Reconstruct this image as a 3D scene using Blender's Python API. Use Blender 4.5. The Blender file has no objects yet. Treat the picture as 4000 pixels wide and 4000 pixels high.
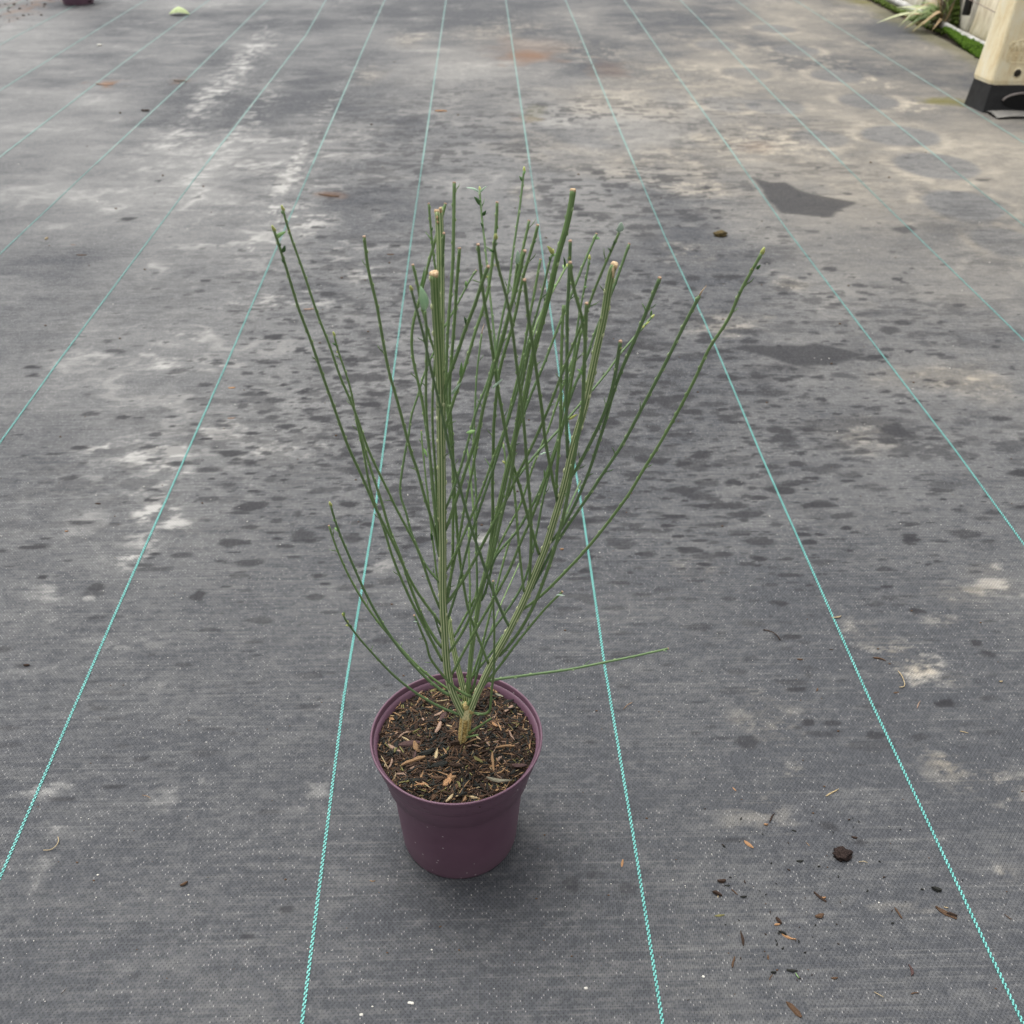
import bpy, bmesh, math, random
import numpy as np
from mathutils import Vector, Matrix, noise as mnoise

random.seed(7)
rng = np.random.default_rng(7)
SC = bpy.context.scene
COL = SC.collection

# ------------------------------------------------------------------ camera
CAM_H = 0.95
F = 3840.0                                   # focal length in pixels of the 4000 px photograph

def camera_rotation(vx, vy, nx):
    Y = np.array([vx, -vy, -F]); Y = Y / np.linalg.norm(Y)
    ny = -(F * F + vx * nx) / vy
    Z = np.array([-nx, ny, F]); Z = Z / np.linalg.norm(Z)
    X = np.cross(Y, Z)
    return np.array([X, Y, Z])
ROT = camera_rotation(-137.3, -2785.3, -58.7)

cam_data = bpy.data.cameras.new('camera')
cam = bpy.data.objects.new('camera', cam_data); COL.objects.link(cam)
m4 = Matrix([[*map(float, ROT[i]), 0.0] for i in range(3)] + [[0, 0, 0, 1]])
m4.translation = Vector((0, 0, CAM_H))
cam.matrix_world = m4
cam_data.sensor_width = 36.0
cam_data.lens = 36.0 * F / 4000.0
cam_data.clip_start = 0.02
cam_data.clip_end = 500.0
cam_data.dof.use_dof = True
cam_data.dof.focus_distance = 1.0
cam_data.dof.aperture_fstop = 11.0
SC.camera = cam

# ------------------------------------------------------------------ sky, sun, exposure
SUN_EL, SUN_AZ = math.radians(70), math.radians(-35)      # azimuth from +Y towards +X
world = bpy.data.worlds.new('World'); SC.world = world
world.use_nodes = True
wt = world.node_tree
sky = wt.nodes.new('ShaderNodeTexSky'); sky.sky_type = 'NISHITA'; sky.sun_disc = False
sky.sun_elevation = SUN_EL; sky.sun_rotation = SUN_AZ
sky.air_density = 1.0; sky.dust_density = 6.0; sky.ozone_density = 0.6
hs = wt.nodes.new('ShaderNodeHueSaturation'); hs.inputs['Saturation'].default_value = 0.12
wt.links.new(sky.outputs[0], hs.inputs['Color'])
bg = wt.nodes['Background']; bg.inputs['Strength'].default_value = 0.15
wt.links.new(hs.outputs[0], bg.inputs['Color'])
sun_data = bpy.data.lights.new('sun', 'SUN'); sun_data.energy = 1.0
sun_data.angle = math.radians(50); sun_data.color = (1.0, 0.965, 0.91)
sun = bpy.data.objects.new('sun', sun_data); COL.objects.link(sun)
sdir = Vector((math.sin(SUN_AZ) * math.cos(SUN_EL), math.cos(SUN_AZ) * math.cos(SUN_EL), math.sin(SUN_EL)))
sun.rotation_euler = sdir.to_track_quat('Z', 'Y').to_euler()
sun.location = (0, 4, 6)
vs = SC.view_settings
vs.view_transform = 'Standard'; vs.look = 'None'; vs.gamma = 1.0; vs.use_curve_mapping = False
vs.exposure = 0.62

# ------------------------------------------------------------------ helpers
def ray(px, py):
    return ROT @ np.array([px - 2000.0, -(py - 2000.0), -F])
def G(px, py, z=0.0):
    """point of the photograph -> point on the horizontal plane at height z"""
    d = ray(px, py); t = (z - CAM_H) / d[2]
    return np.array([0, 0, CAM_H]) + d * t
def V(px, py, y):
    """point of the photograph -> point on the vertical plane at distance y"""
    d = ray(px, py); t = y / d[1]
    return np.array([0, 0, CAM_H]) + d * t
def depth(p):
    return float(-(ROT.T @ (np.array(p) - np.array([0, 0, CAM_H])))[2])

def tag(o, label=None, cat=None, group=None, kind=None):
    if label: o['label'] = label
    if cat: o['category'] = cat
    if group: o['group'] = group
    if kind: o['kind'] = kind
    return o
def empty(name, loc=(0, 0, 0), rz=0.0):
    o = bpy.data.objects.new(name, None); COL.objects.link(o)
    o.location = loc; o.rotation_euler = (0, 0, rz); o.empty_display_size = 0.05
    return o

class MB:
    def __init__(s): s.v = []; s.f = []; s.a = []; s.smooth = True
    def add(s, verts, faces, attr=0.0):
        n = len(s.v); s.v.extend([tuple(map(float, p)) for p in verts])
        s.f.extend([tuple(i + n for i in f) for f in faces])
        if hasattr(attr, '__len__'): s.a.extend(attr)
        else: s.a.extend([attr] * len(verts))
    def box(s, c, size, rz=0.0, attr=0.0, tilt=0.0):
        x, y, z = [k / 2 for k in size]
        M = Matrix.Translation(c) @ Matrix.Rotation(rz, 4, 'Z') @ Matrix.Rotation(tilt, 4, 'X')
        P = [M @ Vector((a * x, b * y, d * z)) for a in (-1, 1) for b in (-1, 1) for d in (-1, 1)]
        s.add(P, [(0, 1, 3, 2), (4, 6, 7, 5), (0, 4, 5, 1), (2, 3, 7, 6), (0, 2, 6, 4), (1, 5, 7, 3)], attr)
    def lathe(s, prof, seg=96, c=(0, 0, 0)):
        v = []; f = []
        for r, z in prof:
            for k in range(seg):
                a = 2 * math.pi * k / seg
                v.append((c[0] + r * math.cos(a), c[1] + r * math.sin(a), c[2] + z))
        for i in range(len(prof) - 1):
            for k in range(seg):
                k2 = (k + 1) % seg
                f.append((i * seg + k, i * seg + k2, (i + 1) * seg + k2, (i + 1) * seg + k))
        s.add(v, f)
    def tube(s, pts, rad, n=8, ridge=0.0, nr=5, cap=True, stripe=None, twist=0.0):
        """tube through pts; stripe: function(ring_fraction, angle_index) -> attribute"""
        P = [np.array(p, float) for p in pts]; m = len(P)
        T = [P[min(i + 1, m - 1)] - P[max(i - 1, 0)] for i in range(m)]
        T = [t / (np.linalg.norm(t) + 1e-12) for t in T]
        up = np.array([0, 0, 1.0]) if abs(T[0][2]) < 0.9 else np.array([0, 1.0, 0])
        N = np.cross(T[0], up); N /= np.linalg.norm(N)
        v = []; f = []; at = []
        for i in range(m):
            N = N - T[i] * N.dot(T[i]); N /= np.linalg.norm(N); B = np.cross(T[i], N)
            for k in range(n):
                a = 2 * math.pi * k / n + twist * i / m
                r = rad[i] * (1 + ridge * math.cos(nr * 2 * math.pi * k / n))
                v.append(P[i] + r * (math.cos(a) * N + math.sin(a) * B))
                at.append(stripe(i / max(1, m - 1), k) if stripe else 0.0)
        for i in range(m - 1):
            for k in range(n):
                k2 = (k + 1) % n
                f.append((i * n + k, i * n + k2, (i + 1) * n + k2, (i + 1) * n + k))
        if cap:
            f.append(tuple(reversed(range(n)))); f.append(tuple((m - 1) * n + k for k in range(n)))
        s.add(v, f, at)
    def blob(s, c, r, seed=0, rough=0.25, seg=8, ring=5, attr=0.0, rz=0.0, M=None):
        c = Vector(c); v = []; f = []
        Rz = M if M is not None else Matrix.Rotation(rz, 3, 'Z')
        v.append(Vector((0, 0, 1)));
        for i in range(1, ring):
            th = math.pi * i / ring
            for k in range(seg):
                a = 2 * math.pi * k / seg
                v.append(Vector((math.sin(th) * math.cos(a), math.sin(th) * math.sin(a), math.cos(th))))
        v.append(Vector((0, 0, -1)))
        out = []
        for p in v:
            q = p * (1 + rough * mnoise.noise(p * 1.7 + Vector((seed * 3.1, seed, -seed))) * 1.6)
            out.append(c + Rz @ Vector((q.x * r[0], q.y * r[1], q.z * r[2])))
        for k in range(seg): f.append((0, 1 + k, 1 + (k + 1) % seg))
        for i in range(ring - 2):
            for k in range(seg):
                a = 1 + i * seg + k; b = 1 + i * seg + (k + 1) % seg
                f.append((a, a + seg, b + seg, b))
        L = len(v) - 1; o = 1 + (ring - 2) * seg
        for k in range(seg): f.append((L, o + (k + 1) % seg, o + k))
        s.add(out, f, attr)
    def leaf(s, base, tip, width, normal, bend=0.1, fold=0.25, attr=0.0, n=6, blunt=1.0):
        b = np.array(base, float); t = np.array(tip, float); L = np.linalg.norm(t - b); ax = (t - b) / L
        nm = np.array(normal, float); nm = nm - ax * nm.dot(ax); nm /= np.linalg.norm(nm)
        sd = np.cross(ax, nm); v = []; f = []
        for i in range(n + 1):
            u = i / n
            w = width / 2 * (math.sin(math.pi * min(1, u ** 0.85 * 1.0)) ** blunt) + width * 0.03
            c = b + ax * L * u + nm * bend * L * math.sin(math.pi * u)
            v += [c - sd * w + nm * fold * w, c, c + sd * w + nm * fold * w]
        for i in range(n):
            for k in range(2):
                a = i * 3 + k
                f.append((a, a + 1, a + 4, a + 3))
        th = width * 0.035                                         # thickness: a second skin just below
        m = len(v)
        v2 = [p - nm * th for p in v]
        f2 = [tuple(reversed([i + m for i in q])) for q in f]
        edge = [i * 3 for i in range(n + 1)] + [i * 3 + 2 for i in range(n, -1, -1)]
        f3 = [(edge[i], edge[(i + 1) % len(edge)], edge[(i + 1) % len(edge)] + m, edge[i] + m) for i in range(len(edge))]
        s.add(v + v2, f + f2 + f3, attr)
    def mesh(s, name):
        me = bpy.data.meshes.new(name); me.from_pydata(s.v, [], s.f)
        at = me.attributes.new('tone', 'FLOAT', 'POINT'); at.data.foreach_set('value', np.array(s.a, dtype=np.float32))
        if s.smooth: me.polygons.foreach_set('use_smooth', [True] * len(me.polygons))
        me.update(); return me
    def build(s, name, mat, parent=None, smooth=True, loc=None):
        s.smooth = smooth
        me = s.mesh(name); me.materials.append(mat)
        o = bpy.data.objects.new(name, me); COL.objects.link(o)
        if parent is not None: o.parent = parent
        if loc is not None: o.location = loc
        return o

# ---- materials
def nt(name):
    m = bpy.data.materials.new(name); m.use_nodes = True
    t = m.node_tree; return m, t, t.nodes['Principled BSDF'], t.nodes, t.links
def ramp(nodes, stops):
    r = nodes.new('ShaderNodeValToRGB'); e = r.color_ramp.elements
    while len(e) < len(stops): e.new(0.5)
    for i, (p, c) in enumerate(stops):
        e[i].position = p; e[i].color = (*c, 1) if len(c) == 3 else c
    return r
def mixc(nodes, links, fac, a, b, mode='MIX'):
    m = nodes.new('ShaderNodeMix'); m.data_type = 'RGBA'; m.blend_type = mode
    for sock, val in ((m.inputs[0], fac), (m.inputs[6], a), (m.inputs[7], b)):
        if hasattr(val, 'links') or isinstance(val, bpy.types.NodeSocket): links.new(val, sock)
        elif isinstance(val, (int, float)): sock.default_value = val
        else: sock.default_value = (*val, 1)
    return m.outputs[2]
def mathn(nodes, links, op, *args):
    m = nodes.new('ShaderNodeMath'); m.operation = op
    for i, v in enumerate(args):
        if isinstance(v, bpy.types.NodeSocket): links.new(v, m.inputs[i])
        else: m.inputs[i].default_value = v
    return m.outputs[0]
def noisen(nodes, links, scale, detail=4, rough=0.6, vec=None, dist=0.0):
    n = nodes.new('ShaderNodeTexNoise'); n.inputs['Scale'].default_value = scale
    n.inputs['Detail'].default_value = detail; n.inputs['Roughness'].default_value = rough
    n.inputs['Distortion'].default_value = dist
    if vec is not None: links.new(vec, n.inputs['Vector'])
    return n.outputs['Fac']
def simple(name, c1, c2, scale=60.0, rough=0.6, bump=0.2, dist=0.002, spec=0.4, detail=5, coord='Object', stretch=None):
    m, t, b, N, L = nt(name)
    tc = N.new('ShaderNodeTexCoord'); vec = tc.outputs[coord]
    if stretch:
        mp = N.new('ShaderNodeMapping'); mp.inputs['Scale'].default_value = stretch
        L.new(vec, mp.inputs['Vector']); vec = mp.outputs[0]
    f = noisen(N, L, scale, detail, 0.6, vec)
    r = ramp(N, [(0.3, c1), (0.7, c2)]); L.new(f, r.inputs[0]); L.new(r.outputs[0], b.inputs['Base Color'])
    b.inputs['Roughness'].default_value = rough; b.inputs['Specular IOR Level'].default_value = spec
    if bump:
        bn = N.new('ShaderNodeBump'); bn.inputs['Strength'].default_value = bump; bn.inputs['Distance'].default_value = dist
        L.new(f, bn.inputs['Height']); L.new(bn.outputs[0], b.inputs['Normal'])
    return m

# stem: green skin with pale ribs on older wood ('tone' 0..1 = pale rib, >1 = corky base)
def stem_material(name, g1, g2, pale):
    m, t, b, N, L = nt(name)
    tc = N.new('ShaderNodeTexCoord')
    at = N.new('ShaderNodeAttribute'); at.attribute_name = 'tone'
    f = noisen(N, L, 90, 4, 0.65, tc.outputs['Object'])
    r = ramp(N, [(0.3, g1), (0.7, g2)]); L.new(f, r.inputs[0])
    cl = mathn(N, L, 'MINIMUM', at.outputs['Fac'], 1.0)
    c = mixc(N, L, cl, r.outputs[0], pale)
    f2 = noisen(N, L, 520, 3, 0.7, tc.outputs['Object'])
    cork = mathn(N, L, 'SUBTRACT', at.outputs['Fac'], 1.0); cork = mathn(N, L, 'MAXIMUM', cork, 0.0)
    rc = ramp(N, [(0.36, (0.12, 0.07, 0.02)), (0.50, (0.42, 0.28, 0.075)), (0.64, (0.80, 0.62, 0.28))]); L.new(f2, rc.inputs[0])
    c = mixc(N, L, cork, c, rc.outputs[0])
    L.new(c, b.inputs['Base Color'])
    b.inputs['Roughness'].default_value = 0.5; b.inputs['Specular IOR Level'].default_value = 0.35
    bn = N.new('ShaderNodeBump'); bn.inputs['Strength'].default_value = 0.25; bn.inputs['Distance'].default_value = 0.0004
    L.new(f2, bn.inputs['Height']); L.new(bn.outputs[0], b.inputs['Normal'])
    return m
M = {}
PALE = (0.34, 0.44, 0.22)
M['stem_a'] = stem_material('stem_green', (0.094, 0.160, 0.053), (0.132, 0.212, 0.075), PALE)
M['stem_b'] = stem_material('stem_green_dark', (0.074, 0.133, 0.052), (0.106, 0.178, 0.072), PALE)
M['stem_c'] = stem_material('stem_green_light', (0.105, 0.185, 0.060), (0.150, 0.240, 0.085), PALE)
M['stem_old'] = stem_material('stem_old_wood', (0.072, 0.140, 0.040), (0.115, 0.195, 0.058), (0.72, 0.74, 0.44))
M['cut'] = simple('cut_wood', (0.34, 0.19, 0.09), (0.68, 0.54, 0.34), 420, 0.8, 0.3, 0.0005)
M['cut_thin'] = simple('cut_twig', (0.24, 0.13, 0.08), (0.52, 0.38, 0.26), 900, 0.8, 0.3, 0.0005)
M['leaf'] = simple('young_leaf', (0.16, 0.32, 0.10), (0.26, 0.42, 0.15), 200, 0.5, 0.2, 0.0003)
M['leaf_big'] = simple('broad_leaf', (0.36, 0.60, 0.34), (0.48, 0.70, 0.42), 120, 0.5, 0.2, 0.0003)
M['leaf_pale'] = simple('pale_leaf', (0.44, 0.62, 0.46), (0.58, 0.74, 0.58), 200, 0.55, 0.2, 0.0003)
M['leaf_dark'] = simple('dark_leaf', (0.045, 0.12, 0.035), (0.08, 0.17, 0.05), 200, 0.5, 0.2, 0.0003)
M['bud'] = simple('bud_yellow_green', (0.32, 0.38, 0.09), (0.50, 0.50, 0.18), 300, 0.6, 0.2, 0.0003)
M['pot'] = None

# ------------------------------------------------------------------ numpy noise fields in world metres
def vnoise(x, y, cell, seed):
    r = np.random.default_rng(seed); T = r.random((256, 256))
    u = x / cell + 1000.0; v = y / cell + 1000.0
    i = np.floor(u).astype(int); j = np.floor(v).astype(int); fu = u - i; fv = v - j
    fu = fu * fu * (3 - 2 * fu); fv = fv * fv * (3 - 2 * fv)
    i0 = i % 256; i1 = (i + 1) % 256; j0 = j % 256; j1 = (j + 1) % 256
    return (T[i0, j0] * (1 - fu) + T[i1, j0] * fu) * (1 - fv) + (T[i0, j1] * (1 - fu) + T[i1, j1] * fu) * fv
def fbm(x, y, cell, seed, octv=4, gain=0.55):
    s = 0; a = 1; tot = 0
    for o in range(octv):
        s = s + a * vnoise(x, y, cell / 2 ** o, seed + o * 17); tot += a; a *= gain
    return s / tot
def sstep(a, b, x):
    t = np.clip((x - a) / (b - a), 0, 1); return t * t * (3 - 2 * t)

def ground_z(x, y):
    """gentle wrinkles of the laid fabric (metres)"""
    return 0.0022 * (fbm(np.asarray(x, float), np.asarray(y, float) * 0.5, 0.35, 91, 3) - 0.5)

# ------------------------------------------------------------------ the woven ground cover
EDGE_X = 2.30
def axis(parts):
    out = []
    for a, b, st in parts:
        n = max(1, int(round((b - a) / st))); out += list(np.linspace(a, b, n, endpoint=False))
    out.append(parts[-1][1]); return np.array(out)
xs = axis([(-8, -3.4, .08), (-3.4, -2.0, .012), (-2.0, -1.2, .008), (-1.2, -0.65, .005), (-0.65, 0.65, .0034), (0.65, 1.2, .005), (1.2, EDGE_X, .0075)])
ys = [-2.0, -1.0, -0.5, -0.2, 0.0, 0.15, 0.25]
while ys[-1] < 8.0: ys.append(ys[-1] + max(0.0028, 1.45 * (CAM_H ** 2 + ys[-1] ** 2) / 983.0 / CAM_H * 0.8))
ys = np.array(ys + [9, 11, 14.0])
X, Y = np.meshgrid(xs, ys, indexing='xy')
nx_, ny_ = len(xs), len(ys)

def ell(px, py, rx, ry, soft=0.35, wob=0.25, seed=0):
    """soft ellipse on the ground, given where it shows in the photograph"""
    c = G(px, py); a = abs(G(px + rx, py)[0] - c[0]); b = abs(G(px, py - ry)[1] - G(px, py + ry)[1]) / 2
    i0, i1 = np.searchsorted(xs, [c[0] - a * 1.8, c[0] + a * 1.8]); j0, j1 = np.searchsorted(ys, [c[1] - b * 1.8, c[1] + b * 1.8])
    sl = (slice(j0, j1), slice(i0, i1)); xx = X[sl]; yy = Y[sl]
    d = np.sqrt(((xx - c[0]) / a) ** 2 + ((yy - c[1]) / b) ** 2)
    if wob: d = d * (1 + wob * 2.4 * (fbm(xx * b / max(a, b) * 1.0, yy, max(.006, min(a, b)) * 0.9, 300 + seed, 3) - 0.5))
    return sl, 1 - sstep(1 - soft, 1 + soft, d), d
def poly(pts, soft):
    W = np.array([G(*p)[:2] for p in pts]); mn = W.min(0) - .15; mx = W.max(0) + .15
    i0, i1 = np.searchsorted(xs, [mn[0], mx[0]]); j0, j1 = np.searchsorted(ys, [mn[1], mx[1]])
    sl = (slice(j0, j1), slice(i0, i1)); xx = X[sl]; yy = Y[sl]
    ins = np.zeros(xx.shape, bool); dist = np.full(xx.shape, 9.0)
    for k in range(len(W)):
        x1, y1 = W[k]; x2, y2 = W[(k + 1) % len(W)]
        cond = ((y1 > yy) != (y2 > yy)) & (xx < (x2 - x1) * (yy - y1) / (y2 - y1 + 1e-12) + x1); ins ^= cond
        t = np.clip(((xx - x1) * (x2 - x1) + (yy - y1) * (y2 - y1)) / ((x2 - x1) ** 2 + (y2 - y1) ** 2), 0, 1)
        dist = np.minimum(dist, np.hypot(xx - x1 - t * (x2 - x1), yy - y1 - t * (y2 - y1)))
    sd = np.where(ins, -dist, dist) + (fbm(xx, yy, 0.05, 77, 3) - .5) * soft * 2
    return sl, 1 - sstep(-soft, soft, sd)

dust = np.zeros_like(X); warm = np.zeros_like(X); wet = np.zeros_like(X); moss = np.zeros_like(X); rust = np.zeros_like(X)
# broad drifts of dried silt
far = sstep(0.9, 3.4, Y)
n1 = fbm(X, Y * 0.7, 0.55, 11, 5); n2 = fbm(X * 0.55, Y, 0.16, 12, 5); n3 = fbm(X * 0.4, Y * 1.0, 0.045, 13, 4)
dust += 0.055 + 0.155 * sstep(0.95, 1.9, Y) + 0.055 * far + (0.12 + 0.34 * far) * (n1 - 0.5) * 2.0 + (0.10 + .26 * far) * (n2 - .5) + .22 * (n3 - .5) * (.45 + far)
right = sstep(0.15, 1.3, X - 0.10 * (Y - 3))
dust += 0.0 * right * sstep(1.6, 3.2, Y) * (0.6 + 0.8 * n1)
warm += np.clip(right * sstep(1.2, 2.8, Y) * (0.55 + 0.9 * (n1 - 0.4)), 0, 1)
warm += 0.12 + sstep(-.9, .2, X) * (0.18 + 0.40 * sstep(2.5, 5.0, Y)) * (1 - sstep(-1.6, -0.6, X) * 0 ) * fbm(X, Y, .8, 15, 3)
# the darker worn lane up the middle
lane = np.exp(-((X - 0.18) / 0.75) ** 2) * sstep(1.0, 1.7, Y) * (1 - sstep(3.1, 4.6, Y))
dust -= 0.10 * lane * (0.7 + 0.6 * n2)
mott = np.maximum(sstep(0.53, 0.62, fbm(X * 0.42, Y, 0.020, 61, 3, .6)) * (0.25 + 0.75 * sstep(.40, .6, fbm(X * .6, Y, .3, 62, 3))), .6 * sstep(0.64, 0.70, fbm(X * 0.40, Y, 0.045, 66, 4, .6)))
lane2 = np.exp(-((X - 0.32) / 1.15) ** 2) * sstep(0.95, 1.5, Y) * (1 - sstep(3.6, 5.2, Y))
wet += 0.72 * mott * lane2
dust += 0.09 * lane2
ridge = 1 - np.abs(2 * fbm(X * .7, Y, 0.16, 81, 4, .55) - 1)
ridge2 = 1 - np.abs(2 * fbm(X * .6, Y, 0.07, 82, 4, .55) - 1)
left = np.exp(-((X + .68) / .38) ** 2) * sstep(1.0, 1.5, Y) * (1 - sstep(3.2, 4.4, Y))
dust += 0.24 * left * sstep(.90, .985, ridge) * sstep(.42, .6, n2) + .20 * left * sstep(.93, .99, ridge2) * sstep(.45, .6, n1)
dust += 0.16 * sstep(1.6, 2.6, Y) * sstep(.92, .99, ridge) * sstep(.45, .62, n2)
def add(field, e, k): field[e[0]] += e[1] * k
def chalk(px, py, rx, ry, k, seed=0, w=0.0):
    sl, m, d = ell(px, py, rx, ry, 0.6, 0.5, seed)
    xx = X[sl]; yy = Y[sl]
    tex = sstep(0.50, 0.66, fbm(xx * 0.6, yy * 1.2, 0.030, 400 + seed, 5, 0.7))
    dust[sl] += m * k * (0.08 + 1.7 * tex); warm[sl] += w * m
for i, (a, b, c, d, k) in enumerate([      # white limey streaks on the left
    (560, 1760, 170, 30, .9), (600, 1800, 110, 40, .9), (660, 1850, 90, 35, .8), (590, 1940, 70, 30, .9), (600, 2010, 70, 45, 1.0),
    (680, 2050, 60, 30, .7), (500, 2190, 70, 30, .8), (420, 2230, 60, 22, .5), (300, 2325, 150, 28, .5), (570, 2120, 90, 30, .5),
    (820, 1700, 110, 25, .7), (870, 1680, 70, 30, .8), (1040, 1755, 150, 28, .75), (1180, 1750, 130, 20, .6), (920, 1840, 60, 35, .6),
    (740, 1435, 170, 22, .6), (560, 1400, 260, 40, .4), (700, 1320, 130, 40, .5), (1140, 1180, 160, 40, .6), (1180, 870, 120, 60, .7),
    (870, 340, 70, 220, .55), (930, 250, 50, 150, .55), (980, 480, 60, 150, .5), (820, 640, 70, 120, .45), (700, 560, 130, 60, .35),
    (1120, 700, 30, 60, .9), (1160, 640, 25, 60, .8), (1080, 810, 22, 40, 1.0), (1200, 560, 22, 70, .6), (990, 950, 20, 25, .9), (1290, 420, 18, 80, .4),
    (1340, 980, 60, 60, .4), (1440, 1080, 110, 35, .5), (500, 2520, 140, 50, .35), (700, 2680, 160, 70, .3), (120, 3090, 100, 30, .9), (240, 3080, 80, 18, .5),
    (230, 3210, 45, 40, .7), (170, 3370, 40, 60, .5), (840, 3040, 50, 30, .7), (640, 3140, 50, 70, .4), (1250, 3080, 60, 40, .5), (1210, 3140, 60, 50, .3),
    (60, 2430, 160, 30, .35), (190, 2600, 180, 40, .3), (1900, 2120, 50, 25, .6), (1610, 1640, 90, 40, .4), (1500, 2200, 90, 50, .35),
    (1400, 2560, 60, 18, .8), (1790, 3840, 60, 30, .3), (1620, 3610, 40, 30, .25), (2300, 1300, 60, 40, .3), (2060, 2050, 60, 40, .4)]):
    chalk(a, b, c, d, k * (0.62 if b < 2500 else 0.36), i)
for i, (a, b, c, d, k) in enumerate([      # sandy patches on the right
    (3540, 2590, 90, 55, 1.2), (3610, 2640, 70, 40, 1.0), (3740, 2665, 60, 30, .9), (3440, 2530, 100, 40, .5), (3740, 2330, 110, 40, 1.0),
    (3900, 2300, 90, 40, .8), (3850, 2230, 70, 30, .7), (3700, 2435, 80, 22, .6), (3350, 2460, 60, 40, .5), (3940, 3420, 60, 40, .9),
    (3900, 3090, 120, 80, .45), (3700, 3020, 100, 60, .35), (3550, 3560, 120, 30, .3), (3000, 2800, 120, 100, .35), (2960, 3180, 150, 80, .3),
    (3100, 3020, 60, 40, .5), (3660, 2980, 60, 40, .5), (2700, 2250, 110, 50, .25), (3350, 1700, 120, 70, .4), (3800, 1500, 150, 80, .45),
    (3600, 1480, 200, 50, .4), (2820, 1270, 130, 40, .5), (2680, 980, 80, 40, .8), (3090, 1120, 60, 25, .6), (2720, 740, 160, 40, .6),
    (2300, 640, 180, 50, .5), (2600, 620, 200, 60, .6), (2900, 560, 200, 60, .9), (3080, 580, 160, 60, .8), (2420, 380, 200, 60, .5),
    (2700, 300, 220, 60, .6), (3150, 250, 200, 50, .7), (3420, 330, 60, 20, 1.0), (3560, 420, 90, 25, .9), (2300, 200, 150, 40, .6), (3400, 190, 100, 25, .5),
    (2050, 760, 60, 30, .5), (2060, 560, 110, 50, .4), (1990, 120, 140, 40, .5), (1600, 160, 60, 30, .8), (1440, 300, 60, 40, .6), (2120, 1110, 60, 40, .5),
    (3300, 60, 120, 14, .7), (3450, 20, 80, 10, .8)]):
    chalk(a, b, c, d, k * (0.46 if b > 700 else 0.30), 100 + i, 0.40)
# rings where pots have stood
for i, (a, b, c, d, s) in enumerate([(3660, 652, 158, 52, 1), (3762, 805, 145, 56, 1), (3517, 535, 150, 40, 1), (3200, 545, 110, 32, .6), (3930, 950, 120, 55, .6),
                                     (3110, 200, 85, 22, 1), (3020, 115, 80, 16, .9), (3270, 300, 100, 26, .9), (3390, 400, 115, 30, .9), (2850, 410, 110, 30, .5), (2800, 180, 80, 20, .6), (2920, 290, 95, 24, .6), (3030, 420, 110, 30, .6)]):
    sl, m, dd = ell(a, b, c, d, 0.10, 0.07, i)
    rim = .8 * np.exp(-((dd - 1.25) / 0.20) ** 2) * sstep(0.35, 0.65, fbm(X[sl], Y[sl], .09, 510 + i, 3))
    dust[sl] = dust[sl] * (1 - m * .62 * s) + m * .12 * s + rim * 0.42 * s
    warm[sl] += rim * 0.45 * s; warm[sl] *= (1 - 0.6 * m * s)
# wet patches with crisp edges
c4 = lambda P: [(2600 + x / 1.38, 500 + y / 1.38) for x, y in P]
for P in (c4([(470, 275), (560, 300), (640, 300), (740, 350), (880, 380), (1030, 410), (960, 445), (880, 490), (760, 480), (620, 465), (560, 400), (510, 330)]),
          c4([(330, 1200), (420, 1175), (520, 1185), (660, 1180), (740, 1180), (800, 1168), (900, 1190), (1080, 1230), (960, 1268), (860, 1295), (700, 1290), (600, 1262), (480, 1225)])):
    sl, m = poly(P, 0.008); wet[sl] = np.maximum(wet[sl], m * 0.85)
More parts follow.
